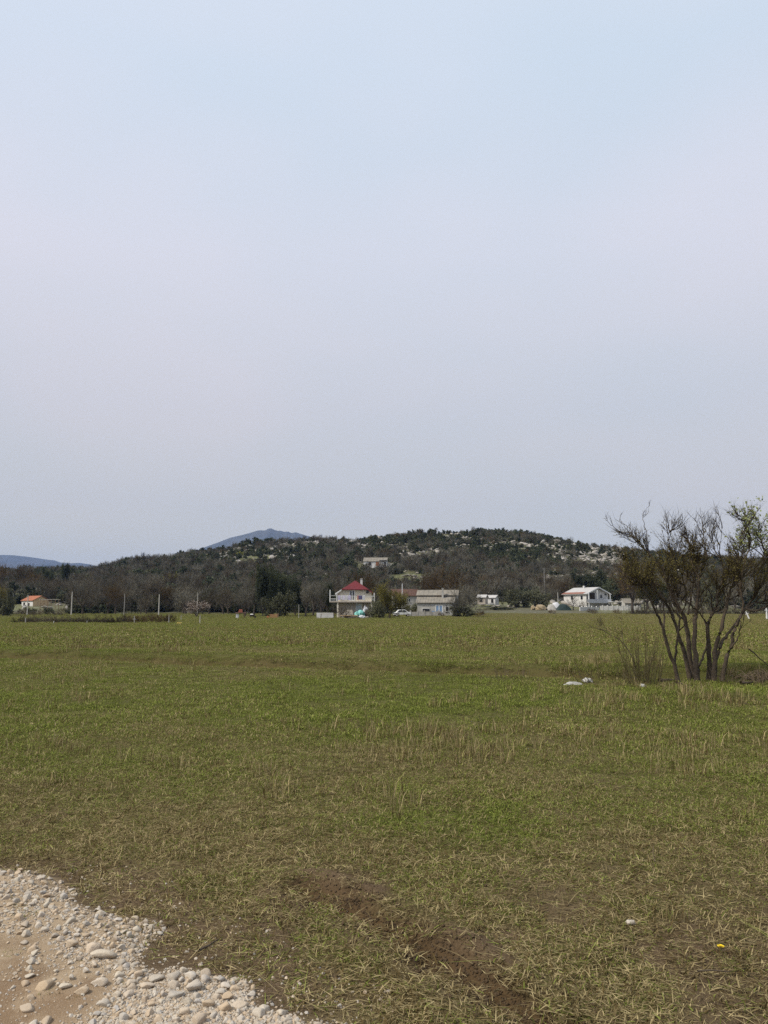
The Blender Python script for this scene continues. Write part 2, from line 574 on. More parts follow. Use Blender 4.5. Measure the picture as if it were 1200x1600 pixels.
# ------------------------------------------------------------------ grass
def blade_patch(name, n, radius, h0, h1, w, lean, rng, mat, flat=0.0, weed=0):
    """a patch of bent blades; rnd = one random number per blade, tip = 0 at the root and 1 at the tip"""
    a = rng.uniform(0, 2 * math.pi, n); r = radius * np.sqrt(rng.uniform(0, 1, n))
    base = np.stack([r * np.cos(a), r * np.sin(a), np.full(n, -.008)], 1)
    h = rng.uniform(h0, h1, n)
    la = rng.uniform(0, 2 * math.pi, n); le = lean * rng.uniform(.2, 1.5, n)
    d = np.stack([np.cos(la), np.sin(la), np.zeros(n)], 1)
    s = np.stack([-np.sin(la + rng.normal(0, .6, n)), np.cos(la), np.zeros(n)], 1)
    up = np.array([0, 0, 1.])
    ww = (w * rng.uniform(.6, 1.4, n))[:, None]
    fl = rng.uniform(0, 1, n) < flat
    le = np.where(fl, 2.5, le)
    hz = h * np.where(fl, .16, 1.0)
    mid = base + d * (h * le * .28)[:, None] + up * (hz * .62)[:, None]
    tip = base + d * (h * le * .85)[:, None] + up * (hz * np.where(fl, .6, np.clip(1.05 - .25 * le, .35, 1)))[:, None]
    V = np.stack([base - s * ww, base + s * ww, mid - s * ww * .75, mid + s * ww * .75, tip], 1).reshape(-1, 3)
    k = np.arange(n)[:, None] * 5
    Q = k + np.array([[0, 1, 3, 2]]); T = k + np.array([[2, 3, 4]])
    rnd = np.repeat(rng.uniform(0, 1, n), 5)
    rn2 = np.repeat(rng.uniform(0, 1, n), 5)
    tp = np.tile([0, 0, .55, .55, 1.], n)
    Vs, Fq, Ft = [V], [Q], [T]
    if weed:
        # small broad leaves lying round a stem
        wa = rng.uniform(0, 2 * math.pi, weed); wr = radius * np.sqrt(rng.uniform(0, 1, weed))
        c = np.stack([wr * np.cos(wa), wr * np.sin(wa), rng.uniform(.006, .03, weed)], 1)
        ya = rng.uniform(0, 2 * math.pi, weed); L = rng.uniform(.004, .010, weed)
        dd = np.stack([np.cos(ya), np.sin(ya), rng.uniform(-.2, .7, weed)], 1) * L[:, None]
        ss = np.stack([-np.sin(ya), np.cos(ya), rng.uniform(-.3, .3, weed)], 1) * (L * .45)[:, None]
        W = np.stack([c - dd, c + ss, c + dd, c - ss], 1).reshape(-1, 3)
        Vs.append(W); Fq.append(len(V) + np.arange(weed)[:, None] * 4 + np.array([[0, 1, 2, 3]]))
        rnd = np.concatenate([rnd, np.repeat(rng.uniform(.45, 1, weed), 4)]); rn2 = np.concatenate([rn2, np.repeat(rng.uniform(0, 1, weed), 4)])
        tp = np.concatenate([tp, np.full(4 * weed, .5)])
    me = mesh_from(name, np.concatenate(Vs), [np.concatenate(Fq), T], False, dict(rnd=rnd, rn2=rn2, tip=tp))
    me.materials.append(mat)
    return me


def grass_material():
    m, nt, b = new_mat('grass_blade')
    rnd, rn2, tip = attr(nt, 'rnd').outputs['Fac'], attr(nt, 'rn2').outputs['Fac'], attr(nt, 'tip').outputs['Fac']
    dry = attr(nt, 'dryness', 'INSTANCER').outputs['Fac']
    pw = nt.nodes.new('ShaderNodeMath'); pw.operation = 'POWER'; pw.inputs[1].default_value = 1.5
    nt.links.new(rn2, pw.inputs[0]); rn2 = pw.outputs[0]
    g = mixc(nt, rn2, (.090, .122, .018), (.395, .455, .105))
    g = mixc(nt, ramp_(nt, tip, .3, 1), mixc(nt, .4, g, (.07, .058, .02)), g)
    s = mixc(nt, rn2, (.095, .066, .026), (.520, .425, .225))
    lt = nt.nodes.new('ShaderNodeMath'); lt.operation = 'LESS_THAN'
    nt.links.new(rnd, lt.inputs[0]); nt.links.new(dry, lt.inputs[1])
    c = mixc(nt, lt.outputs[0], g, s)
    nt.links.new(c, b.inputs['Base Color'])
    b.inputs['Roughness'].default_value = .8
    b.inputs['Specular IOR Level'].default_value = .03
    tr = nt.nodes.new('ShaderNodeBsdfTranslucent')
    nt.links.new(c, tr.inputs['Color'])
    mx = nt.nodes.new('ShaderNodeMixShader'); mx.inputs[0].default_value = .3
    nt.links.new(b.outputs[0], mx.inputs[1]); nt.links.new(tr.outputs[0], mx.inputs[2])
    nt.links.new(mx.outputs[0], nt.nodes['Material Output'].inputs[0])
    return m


GRASS = grass_material()


def fan_points(n, y0, y1, half=.56, power=1.0, rng=RNG):
    """points of the meadow between two distances, inside a wedge a little wider than the view"""
    y = (rng.uniform(y0 ** power, y1 ** power, n)) ** (1 / power)
    x = rng.uniform(-1, 1, n) * (half * y + .6)
    return x, y


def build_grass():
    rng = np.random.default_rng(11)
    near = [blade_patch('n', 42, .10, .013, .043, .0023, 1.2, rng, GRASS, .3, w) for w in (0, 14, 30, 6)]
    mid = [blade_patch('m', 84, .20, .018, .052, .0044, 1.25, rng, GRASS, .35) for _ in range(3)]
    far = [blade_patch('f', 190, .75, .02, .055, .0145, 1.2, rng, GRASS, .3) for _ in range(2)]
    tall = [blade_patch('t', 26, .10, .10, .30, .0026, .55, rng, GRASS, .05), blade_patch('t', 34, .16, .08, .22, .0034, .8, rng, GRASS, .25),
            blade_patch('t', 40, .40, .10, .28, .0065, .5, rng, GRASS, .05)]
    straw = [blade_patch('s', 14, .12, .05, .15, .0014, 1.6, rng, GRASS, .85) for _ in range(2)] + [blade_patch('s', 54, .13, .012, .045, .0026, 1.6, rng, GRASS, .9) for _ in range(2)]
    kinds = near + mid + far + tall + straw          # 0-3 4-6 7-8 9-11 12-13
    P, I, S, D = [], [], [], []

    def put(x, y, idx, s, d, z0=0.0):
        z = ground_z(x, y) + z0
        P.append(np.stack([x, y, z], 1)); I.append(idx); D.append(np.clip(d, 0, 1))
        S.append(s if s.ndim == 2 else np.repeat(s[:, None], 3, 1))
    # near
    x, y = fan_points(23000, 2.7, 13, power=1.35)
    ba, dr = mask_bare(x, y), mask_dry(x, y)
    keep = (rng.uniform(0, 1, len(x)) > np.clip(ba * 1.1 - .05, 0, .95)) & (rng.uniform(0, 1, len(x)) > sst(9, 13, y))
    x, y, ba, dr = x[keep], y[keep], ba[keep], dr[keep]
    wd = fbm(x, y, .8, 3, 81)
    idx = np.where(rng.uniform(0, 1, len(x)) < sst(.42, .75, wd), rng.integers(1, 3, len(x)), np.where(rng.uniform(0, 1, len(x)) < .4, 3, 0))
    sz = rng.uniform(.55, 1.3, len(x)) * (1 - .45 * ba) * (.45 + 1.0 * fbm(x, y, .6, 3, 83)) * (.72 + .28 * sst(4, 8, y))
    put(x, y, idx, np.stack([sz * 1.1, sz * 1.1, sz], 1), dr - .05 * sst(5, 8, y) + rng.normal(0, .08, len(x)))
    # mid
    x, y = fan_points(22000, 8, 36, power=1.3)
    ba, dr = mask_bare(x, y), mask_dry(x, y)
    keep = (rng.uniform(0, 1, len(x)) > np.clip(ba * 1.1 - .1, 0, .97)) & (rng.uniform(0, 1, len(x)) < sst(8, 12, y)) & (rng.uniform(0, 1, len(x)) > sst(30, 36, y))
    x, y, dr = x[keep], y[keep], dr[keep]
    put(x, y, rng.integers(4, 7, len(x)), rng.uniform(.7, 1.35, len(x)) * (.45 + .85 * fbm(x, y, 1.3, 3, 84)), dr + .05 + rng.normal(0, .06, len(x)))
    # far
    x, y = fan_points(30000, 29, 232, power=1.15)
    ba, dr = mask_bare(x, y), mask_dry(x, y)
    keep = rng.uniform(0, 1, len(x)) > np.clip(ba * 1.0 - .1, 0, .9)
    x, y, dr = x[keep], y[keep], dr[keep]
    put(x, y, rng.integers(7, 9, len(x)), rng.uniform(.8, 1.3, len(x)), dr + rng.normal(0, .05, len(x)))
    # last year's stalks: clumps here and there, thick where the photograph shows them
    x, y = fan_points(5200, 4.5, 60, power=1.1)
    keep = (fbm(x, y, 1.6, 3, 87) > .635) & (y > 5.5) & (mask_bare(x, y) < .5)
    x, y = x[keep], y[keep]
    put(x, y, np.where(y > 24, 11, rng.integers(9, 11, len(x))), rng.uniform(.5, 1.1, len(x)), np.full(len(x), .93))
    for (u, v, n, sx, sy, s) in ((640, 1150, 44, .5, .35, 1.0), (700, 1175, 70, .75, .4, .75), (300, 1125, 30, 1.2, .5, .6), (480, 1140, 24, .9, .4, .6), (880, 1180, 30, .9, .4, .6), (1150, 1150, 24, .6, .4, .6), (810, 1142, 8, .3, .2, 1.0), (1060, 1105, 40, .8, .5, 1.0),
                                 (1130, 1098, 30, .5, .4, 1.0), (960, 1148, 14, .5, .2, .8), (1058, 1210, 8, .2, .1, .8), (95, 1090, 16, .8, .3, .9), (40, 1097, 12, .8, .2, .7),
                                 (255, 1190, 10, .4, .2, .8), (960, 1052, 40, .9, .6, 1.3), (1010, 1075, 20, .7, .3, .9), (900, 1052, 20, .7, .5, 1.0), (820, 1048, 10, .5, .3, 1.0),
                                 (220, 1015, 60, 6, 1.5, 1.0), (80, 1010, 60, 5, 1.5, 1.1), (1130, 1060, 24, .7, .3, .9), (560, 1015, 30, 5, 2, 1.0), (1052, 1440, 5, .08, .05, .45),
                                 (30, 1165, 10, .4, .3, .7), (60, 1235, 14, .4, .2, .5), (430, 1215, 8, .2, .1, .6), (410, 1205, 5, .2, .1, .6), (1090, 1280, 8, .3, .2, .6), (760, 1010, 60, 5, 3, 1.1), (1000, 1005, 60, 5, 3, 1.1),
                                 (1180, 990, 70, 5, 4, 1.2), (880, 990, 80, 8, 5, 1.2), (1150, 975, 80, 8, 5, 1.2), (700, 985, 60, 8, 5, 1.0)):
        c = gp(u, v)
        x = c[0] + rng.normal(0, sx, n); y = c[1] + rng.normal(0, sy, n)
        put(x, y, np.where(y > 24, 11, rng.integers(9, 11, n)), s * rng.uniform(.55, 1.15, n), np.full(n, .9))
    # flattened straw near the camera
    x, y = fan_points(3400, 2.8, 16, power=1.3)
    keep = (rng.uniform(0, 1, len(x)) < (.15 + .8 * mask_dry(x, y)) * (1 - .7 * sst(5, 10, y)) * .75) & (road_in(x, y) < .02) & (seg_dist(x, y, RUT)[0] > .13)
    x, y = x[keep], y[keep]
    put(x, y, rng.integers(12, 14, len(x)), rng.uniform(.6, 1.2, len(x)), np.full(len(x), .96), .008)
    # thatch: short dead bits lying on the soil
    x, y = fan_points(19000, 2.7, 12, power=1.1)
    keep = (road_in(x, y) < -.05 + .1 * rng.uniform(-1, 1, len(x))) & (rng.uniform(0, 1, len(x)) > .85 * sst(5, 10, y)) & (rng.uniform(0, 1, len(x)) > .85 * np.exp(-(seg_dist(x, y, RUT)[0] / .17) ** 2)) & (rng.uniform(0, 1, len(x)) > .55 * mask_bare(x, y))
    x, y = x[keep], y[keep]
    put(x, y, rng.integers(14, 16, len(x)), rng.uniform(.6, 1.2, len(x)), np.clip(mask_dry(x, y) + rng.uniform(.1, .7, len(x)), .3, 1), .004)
    P = np.concatenate(P); n = len(P)
    rot = np.stack([rng.normal(0, .10, n), rng.normal(0, .10, n), rng.uniform(0, 6.283, n)], 1)
    scatter('meadow_grass', P, rot, np.concatenate(S), np.concatenate(I), kinds, dict(dryness=np.concatenate(D)),
            'short patchy green and straw coloured grass covering the meadow', 'grass')


build_grass()


# ------------------------------------------------------------------ stones
def stone_mesh(name, rng, sub=2, flat=.62, mat=None, angular=.0):
    import bmesh
    bm = bmesh.new()
    bmesh.ops.create_icosphere(bm, subdivisions=sub, radius=1.0)
    off = rng.uniform(0, 100, 3)
    V = np.array([v.co[:] for v in bm.verts])
    pl = rng.normal(0, 1, (10, 3)); pl /= np.linalg.norm(pl, axis=1, keepdims=True)
    for nrm in pl:                                    # shave a few faces off: water-worn, not round
        d = V @ nrm; lim = rng.uniform(.34, .74)
        V -= np.where(d > lim, (d - lim) * (.88 if not angular else .95), 0)[:, None] * nrm
    V *= (1 + .10 * (fbm(V[:, 0] + off[0], V[:, 1] + V[:, 2] * 1.7 + off[1], .8, 2, 3) - .5))[:, None]
    V *= np.array([1.0, rng.uniform(.62, .9), flat * rng.uniform(.8, 1.15)])
    for v, c in zip(bm.verts, V): v.co = c
    me = bpy.data.meshes.new(name); bm.to_mesh(me); bm.free()
    me.polygons.foreach_set('use_smooth', np.ones(len(me.polygons), bool))
    if mat: me.materials.append(mat)
    return me


def stone_material(name, cols):
    m, nt, b = new_mat(name)
    oi = nt.nodes.new('ShaderNodeObjectInfo')
    r = nt.nodes.new('ShaderNodeValToRGB')
    e = r.color_ramp.elements
    while len(e) < len(cols): e.new(.5)
    for k, (el_, c) in enumerate(zip(e, cols)):
        el_.position = k / (len(cols) - 1); el_.color = (*c, 1)
    nt.links.new(oi.outputs['Random'], r.inputs[0])
    f = noise(nt, 2.2, 6, .65); f2 = noise(nt, 9, 4, .6)
    c = mixc(nt, ramp_(nt, f, .35, .75), r.outputs[0], mixc(nt, .55, r.outputs[0], (.30, .23, .16)))
    c = mixc(nt, ramp_(nt, f2, .55, .8), c, mixc(nt, .5, c, (.52, .50, .46)))
    nt.links.new(c, b.inputs['Base Color'])
    b.inputs['Roughness'].default_value = .88
    b.inputs['Specular IOR Level'].default_value = .08
    bump(nt, b, f2, .3, .03)
    return m


COBBLE = stone_material('cobble', [(.36, .345, .32), (.54, .47, .37), (.42, .40, .375), (.53, .42, .30), (.44, .34, .23), (.55, .505, .44), (.48, .37, .255), (.37, .33, .28), (.56, .50, .40)])


def build_stones():
    rng = np.random.default_rng(23)
    kinds = [stone_mesh('cobble', rng, 3, .55, COBBLE) for _ in range(10)]
    small = [stone_mesh('pebble', rng, 1, .65, COBBLE) for _ in range(6)]
    for q in small: q.polygons.foreach_set('use_smooth', np.zeros(len(q.polygons), bool))
    named = [(160, 1506, .066, 'largest tan stone at the edge of the muddy track', (.5, .37, .25)),
             (302, 1556, .058, 'large blue grey oval stone in the gravel heap near the bottom edge', None),
             (28, 1446, .048, 'flat brown oval stone with a dark shadow on the gravel bank', None),
             (68, 1550, .046, 'flat pale stone half sunk in the brown mud', None),
             (127, 1562, .036, 'pale green grey stone in the mud beside the gravel', None),
             (44, 1579, .042, 'greenish grey stone in the mud nearest the bottom left corner', None),
             (47, 1534, .024, 'small brown stone resting on the mud above the flat pale stone', None),
             (146, 1494, .052, 'pale stone touching the largest tan stone', None),
             (110, 1489, .044, 'long low cream stone left of the largest tan stone', None),
             (214, 1455, .034, 'flat cream stone lying in the grass just above the gravel', None),
             (153, 1424, .020, 'single white stone at the grass edge above the gravel', None),
             (325, 1585, .045, 'squarish pale stone at the bottom edge of the gravel heap', None),
             (350, 1590, .045, 'grey stone at the bottom edge beside the squarish pale one', None),
             (268, 1538, .040, 'tan grey stone left of the large blue grey oval stone', None),
             (155, 1550, .042, 'flat tan stone between the mud and the gravel heap', None),
             (372, 1580, .044, 'broad pale grey stone at the bottom right of the gravel heap', None),
             (606, 1550, .026, 'small white stone lying alone in the grass', None)]
    used = []

    def put(me, u=None, v=None, p=None, s=.03, sink=.35, rz=None, label='', group=None, hgt=1.0):
        c = gp(u, v) if p is None else p
        z = gz(c[0], c[1])
        o = link('stone', me)
        hz = .6 * s * hgt
        o.location = (c[0], c[1], z + hz * (1 - 2 * sink) * .9)
        o.rotation_euler = (rng.normal(0, .15), rng.normal(0, .15), rng.uniform(0, 6.28) if rz is None else rz)
        o.scale = (s, s, s * hgt)
        tag(o, label, 'stone', group)
        used.append((c[0], c[1], s))
    for k, (u, v, s, lab, _c) in enumerate(named):
        put(kinds[k % 10], u, v, None, s, .3 if v > 1300 else .3, rng.normal(0, .4) + (.3 if k % 2 else 0), lab, 'stones of the gravel verge', .9)
    # the gravel bank: larger stones one by one
    n = 0; tries = 0
    lab = 'small rounded limestone cobble in the pale gravel bank'
    while n < 270 and tries < 9000:
        tries += 1
        u, v = rng.uniform(-40, 500), rng.uniform(1365, 1612)
        p = gp(u, v)
        ri, mi = float(road_in(p[0], p[1]) + .55 * (fbm(p[0], p[1], .3, 3, 191) - .5)), float(mud_in(p[0], p[1]) + .3 * (fbm(p[0], p[1], .35, 3, 193) - .5))
        s = rng.uniform(.014, .032) * (1.3 if (v > 1515 and u > 190) else 1.0)
        if ri < -.02: continue
        if mi > .03 and rng.uniform() > .07: continue
        if any((p[0] - a) ** 2 + (p[1] - b) ** 2 < (.8 * (s + c)) ** 2 for a, b, c in used): continue
        where = ('lying in the brown mud of the track' if mi > .03 else ('in the heap at the bottom edge of the gravel' if v > 1540 else ('along the grassy upper edge of the gravel' if ri < .12 else
                 ('in the pale gravel above the mud at the left' if u < 120 else 'in the gravel between the mud and the heap'))))
        lab = ('palm sized pale cobble ' if s > .026 else 'small pale cobble ') + where
        put(kinds[int(rng.integers(10))], p=p, s=s, sink=.30, label=lab, group='cobbles of the gravel bank', hgt=rng.uniform(.85, 1.2)); n += 1
    # pebbles and grit: uncountable
    N = 80000
    u, v = rng.uniform(-150, 620, N), rng.uniform(1350, 1650, N)
    d = np.array([(u - 600) / 1200, math.cos(PITCH) - (800 - v) / 1200 * math.sin(PITCH), math.sin(PITCH) + (800 - v) / 1200 * math.cos(PITCH)])
    t = -EYE / d[2]; x, y = d[0] * t, d[1] * t
    ri, mi = road_in(x, y) + .55 * (fbm(x, y, .3, 3, 191) - .5), mud_in(x, y) + .3 * (fbm(x, y, .35, 3, 193) - .5)
    heap = np.exp(-((u - 300) / 110.) ** 2 - ((v - 1570) / 60.) ** 2)
    prob = sst(-.10, .06, ri) * (.25 + .5 * sst(.38, .6, fbm(x, y, .22, 3, 93))) + .5 * heap * (ri > -.03)
    prob = np.where(mi > 0, prob * (.03 + .3 * (1 - sst(0, .12, mi)) + .10 * sst(.55, .7, fbm(x, y, .3, 2, 95))), prob)
    prob += .03 * (ri > -.5)
    keep = rng.uniform(0, 1, N) < prob * .80
    x, y = x[keep], y[keep]
    s = rng.uniform(.0035, .0105, len(x)) * rng.choice([.6, .9, 1, 1.6], len(x))
    P = np.stack([x, y, ground_z(x, y) + s * .12], 1)
    R = np.stack([rng.normal(0, .3, len(x)), rng.normal(0, .3, len(x)), rng.uniform(0, 6.28, len(x))], 1)
    scatter('gravel', P, R, np.stack([s, s, s], 1), rng.integers(0, 6, len(x)), small, {}, 'pale limestone pebbles and grit of the track verge', 'gravel')


build_stones()


def build_clods():
    rng = np.random.default_rng(29)
    m = plain('turned_soil', (.100, .066, .035), (.055, .036, .019), 30, .95, .4)
    ks = [stone_mesh('clod', rng, 1, .8, m, 1.0) for _ in range(5)]
    pts = []
    for (a, b) in zip(RUT[:-1], RUT[1:]):
        t = rng.uniform(0, 1, 760)
        pts.append(np.stack([a[0] + (b[0] - a[0]) * t + rng.normal(0, .10, 760), a[1] + (b[1] - a[1]) * t + rng.normal(0, .07, 760)], 1))
    x, y = fan_points(5000, 2.8, 6.5, rng=rng)
    k = rng.uniform(0, 1, 5000) < mask_bare(x, y) * .5 * (road_in(x, y) < -.1)
    pts.append(np.stack([x[k], y[k]], 1))
    p = np.concatenate(pts); n = len(p)
    s = np.clip(rng.gamma(2., .0028, n) + .003, 0, .014)
    scatter('soil_clods', np.stack([p[:, 0], p[:, 1], ground_z(p[:, 0], p[:, 1]) + s * .2], 1), rng.uniform(0, 6.28, (n, 3)), np.stack([s, s, s], 1), rng.integers(0, 5, n), ks, {}, 'crumbs of dark turned soil along the tyre rut', 'soil')


build_clods()


# ------------------------------------------------------------------ hill and mountains
def build_hill():
    xs = np.arange(-700, 701, 5.0); ys = np.concatenate([np.arange(205, 560, 4.0), np.arange(560, 1000, 20.0)])
    X, Y = np.meshgrid(xs, ys, indexing='ij')
    x, y = X.ravel(), Y.ravel(); z = hill_z(x, y)
    nx, ny = X.shape
    i = np.arange(nx - 1)[:, None] * ny; j = np.arange(ny - 1)[None, :]
    F = np.stack([i + j, i + ny + j, i + ny + j + 1, i + j + 1], -1).reshape(-1, 4)
    me = mesh_from('hill', np.stack([x, y, z], 1), F, True)
    m, nt, b = new_mat('hillside')
    n1, n2 = noise(nt, .035, 6, .6), noise(nt, .35, 5, .65)
    c = mixc(nt, ramp_(nt, n1, .4, .62), (.085, .078, .040), (.110, .115, .040))
    c = mixc(nt, ramp_(nt, n2, .60, .70), c, (.22, .21, .195))
    nt.links.new(c, b.inputs['Base Color']); b.inputs['Roughness'].default_value = .95
    bump(nt, b, n2, .5, 1.0)
    tag(link('hill', me, m), 'low scrub covered limestone hill behind the houses', None, kind='structure')


build_hill()


def build_mountain(name, pts, Y, depth, label, seed):
    """a far ridge: skyline given as (u, v) points at distance Y, with spurs running down both flanks"""
    us = np.array([p[0] for p in pts], float); vs_ = np.array([p[1] for p in pts], float)
    nx, ny = 240, 40
    u = np.linspace(us[0], us[-1], nx); v = np.interp(u, us, vs_)
    top = np.array([at(a, b_, Y) for a, b_ in zip(u, v)])
    V = []
    for k in range(ny + 1):
        t = (k / ny) * 2 - 1                       # -1 camera foot, 0 crest, 1 far foot
        a = abs(t)
        spur = (fbm(top[:, 0] + 0 * u, np.full(nx, t * depth), depth * .25, 4, seed) - .5) * (1 - a) * min(1, a * 4)
        rel = np.clip((1 - a) ** 1.15 + .35 * spur, 0, 1)
        V.append(np.stack([top[:, 0] * (1 + .0 * t), top[:, 1] + t * depth + spur * depth * .1, top[:, 2] * rel - 40 * (a > .98)], 1))
    V = np.concatenate(V)
    i = np.arange(ny)[:, None] * nx; j = np.arange(nx - 1)[None, :]
    F = np.stack([i + j, i + j + 1, i + nx + j + 1, i + nx + j], -1).reshape(-1, 4)
    me = mesh_from(name, V, F, True)
    m, nt, b = new_mat(name + '_slope')
    c = mixc(nt, ramp_(nt, noise(nt, .004, 6, .6), .4, .6), (.028, .034, .026), (.055, .057, .050))
    nt.links.new(c, b.inputs['Base Color']); b.inputs['Roughness'].default_value = .95
    tag(link(name, me, m), label, None, kind='structure')


build_mountain('mountain', [(200, 905), (260, 886), (305, 862), (320, 855), (345, 846), (360, 840), (378, 836), (393, 832), (402, 829), (408, 828.5), (414, 829), (419, 826), (424, 825.5),
                            (429, 828), (434, 829.5), (438, 829), (444, 831), (450, 830.5), (456, 833), (462, 831.5), (468, 833.5), (476, 836), (500, 843), (560, 855), (640, 880), (700, 910)],
               7000, 2200, 'distant blue mountain with a pointed summit', 3)
build_mountain('mountain', [(-500, 840), (-250, 850), (-80, 862), (0, 867), (20, 867.5), (40, 869.5), (55, 871.5), (70, 874), (85, 875.5), (95, 879), (112, 880), (125, 879.5), (142, 882), (170, 893), (230, 915)],
               8200, 2500, 'long low blue ridge on the horizon behind the wood', 9)


def build_haze():
    m = bpy.data.materials.new('haze'); m.use_nodes = True
    nt = m.node_tree; nt.nodes.clear()
    out = nt.nodes.new('ShaderNodeOutputMaterial'); v = nt.nodes.new('ShaderNodeVolumePrincipled')
    v.inputs['Color'].default_value = (.36, .54, 1.0, 1)
    v.inputs['Density'].default_value = HAZE
    v.inputs['Anisotropy'].default_value = 0.0
    nt.links.new(v.outputs[0], out.inputs['Volume'])
    o = MB().box(-11800, 11800, -11800, 11800, -60, 800).build('haze', m)
    tag(o, 'thin blue haze in the air before the mountains', None, kind='stuff')


HAZE = .60e-4
build_haze()

# ------------------------------------------------------------------ trees and shrubs
def unit(v):
    return v / (np.linalg.norm(v) + 1e-9)


def limb(rng, p, d, L, n=5, wob=.18, lift=.0):
    """a wandering polyline; lift bends it towards the sky"""
    pts = [np.array(p, float)]; d = unit(np.array(d, float))
    for _ in range(n):
        d = unit(d + rng.normal(0, wob, 3) + np.array([0, 0, lift]))
        pts.append(pts[-1] + d * L / n)
    return np.array(pts)


def taper(n, r0, r1):
    return np.linspace(r0, r1, n)


def ribbons(rng, P, D, L, w, bend=.25):
    """thin twigs, three triangles each"""
    n = len(P)
    D = D / (np.linalg.norm(D, axis=1, keepdims=True) + 1e-9)
    s = np.cross(D, rng.normal(0, 1, (n, 3))); s /= np.linalg.norm(s, axis=1, keepdims=True) + 1e-9
    w = (w * rng.uniform(.7, 1.3, n))[:, None]; L = np.broadcast_to(L, (n,))[:, None]
    k = rng.normal(0, bend, (n, 3)) * L
    m = P + D * L * .5 + k * .4; t = P + D * L + k
    V = np.stack([P - s * w, P + s * w, m - s * w * .7, m + s * w * .7, t], 1).reshape(-1, 3)
    q = np.arange(n)[:, None] * 5
    return V, q + np.array([[0, 1, 3, 2]]), q + np.array([[2, 3, 4]])


def leaves(rng, P, size, stretch=1.6):
    """small diamond leaves turned every way"""
    n = len(P)
    a = rng.normal(0, 1, (n, 3)); a /= np.linalg.norm(a, axis=1, keepdims=True)
    b = np.cross(a, rng.normal(0, 1, (n, 3))); b /= np.linalg.norm(b, axis=1, keepdims=True) + 1e-9
    s = (size * rng.uniform(.6, 1.4, n))[:, None]
    V = np.stack([P - a * s * stretch * .5, P + b * s * .5, P + a * s * stretch * .5, P - b * s * .5], 1).reshape(-1, 3)
    return V, np.arange(n)[:, None] * 4 + np.array([[0, 1, 2, 3]])


class Geo:
    def __init__(s): s.V = []; s.Q = []; s.T = []; s.n = 0; s.a = []

    def add(s, V, Q=None, T=None, a=0.0):
        if Q is not None and len(Q): s.Q.append(Q + s.n)
        if T is not None and len(T): s.T.append(T + s.n)
        s.V.append(V); s.n += len(V); s.a.append(np.broadcast_to(a, (len(V),)))

    def mesh(s, name, mat, smooth=False):
        F = ([np.concatenate(s.Q)] if s.Q else []) + ([np.concatenate(s.T)] if s.T else [])
        me = mesh_from(name, np.concatenate(s.V), F, smooth, dict(tone=np.concatenate(s.a)))
        me.materials.append(mat)
        return me


def foliage_mat(name, twig, twig2, leaf=None, leaf2=None, vary=.35, trans=.25):
    """tone 0 = twig, tone 1 = leaf; every plant differs a little in brightness"""
    m, nt, b = new_mat(name)
    oi = nt.nodes.new('ShaderNodeObjectInfo')
    f = noise(nt, 1.3, 3, .6)
    c = mixc(nt, ramp_(nt, f, .35, .65), twig, twig2)
    if leaf:
        g = nt.nodes.new('ShaderNodeNewGeometry')
        l = mixc(nt, g.outputs['Random Per Island'], leaf, leaf2)
        c = mixc(nt, attr(nt, 'tone').outputs['Fac'], c, l)
    mr = nt.nodes.new('ShaderNodeMapRange')
    mr.inputs['To Min'].default_value = 1 - vary; mr.inputs['To Max'].default_value = 1 + vary
    nt.links.new(oi.outputs['Random'], mr.inputs['Value'])
    vm = nt.nodes.new('ShaderNodeVectorMath'); vm.operation = 'SCALE'
    nt.links.new(c, vm.inputs[0]); nt.links.new(mr.outputs[0], vm.inputs['Scale'])
    nt.links.new(vm.outputs[0], b.inputs['Base Color'])
    b.inputs['Roughness'].default_value = .85; b.inputs['Specular IOR Level'].default_value = .04
    if leaf:
        tr = nt.nodes.new('ShaderNodeBsdfTranslucent'); nt.links.new(vm.outputs[0], tr.inputs['Color'])
        mx = nt.nodes.new('ShaderNodeMixShader'); mx.inputs[0].default_value = trans
        nt.links.new(b.outputs[0], mx.inputs[1]); nt.links.new(tr.outputs[0], mx.inputs[2])
        nt.links.new(mx.outputs[0], nt.nodes['Material Output'].inputs[0])
    return m


BARK = plain('bark', (.085, .068, .052), (.045, .037, .030), 6, .95, .4)
BARK_PALE = plain('bark_pale', (.16, .145, .12), (.09, .08, .065), 6, .95, .4)
F_BARE = foliage_mat('bare_twigs', (.118, .098, .068), (.072, .060, .043), vary=.5)
F_GREY = foliage_mat('grey_twigs', (.152, .142, .112), (.096, .090, .072), vary=.5)
F_RUSSET = foliage_mat('russet_twigs', (.115, .078, .040), (.075, .053, .030))
F_OLIVE = foliage_mat('budding_twigs', (.120, .095, .055), (.08, .066, .042), (.210, .185, .050), (.130, .120, .036))
F_DARK = foliage_mat('evergreen_leaf', (.05, .042, .03), (.04, .035, .026), (.050, .062, .035), (.100, .112, .066))
F_MID = foliage_mat('shrub_leaf', (.06, .05, .035), (.05, .04, .03), (.090, .095, .056), (.150, .150, .092))
F_YEL = foliage_mat('yellow_leaf', (.10, .08, .04), (.08, .066, .03), (.240, .225, .030), (.160, .165, .030))
F_BLOSSOM = foliage_mat('blossom', (.11, .072, .05), (.08, .055, .04), (.56, .50, .45), (.36, .30, .25))


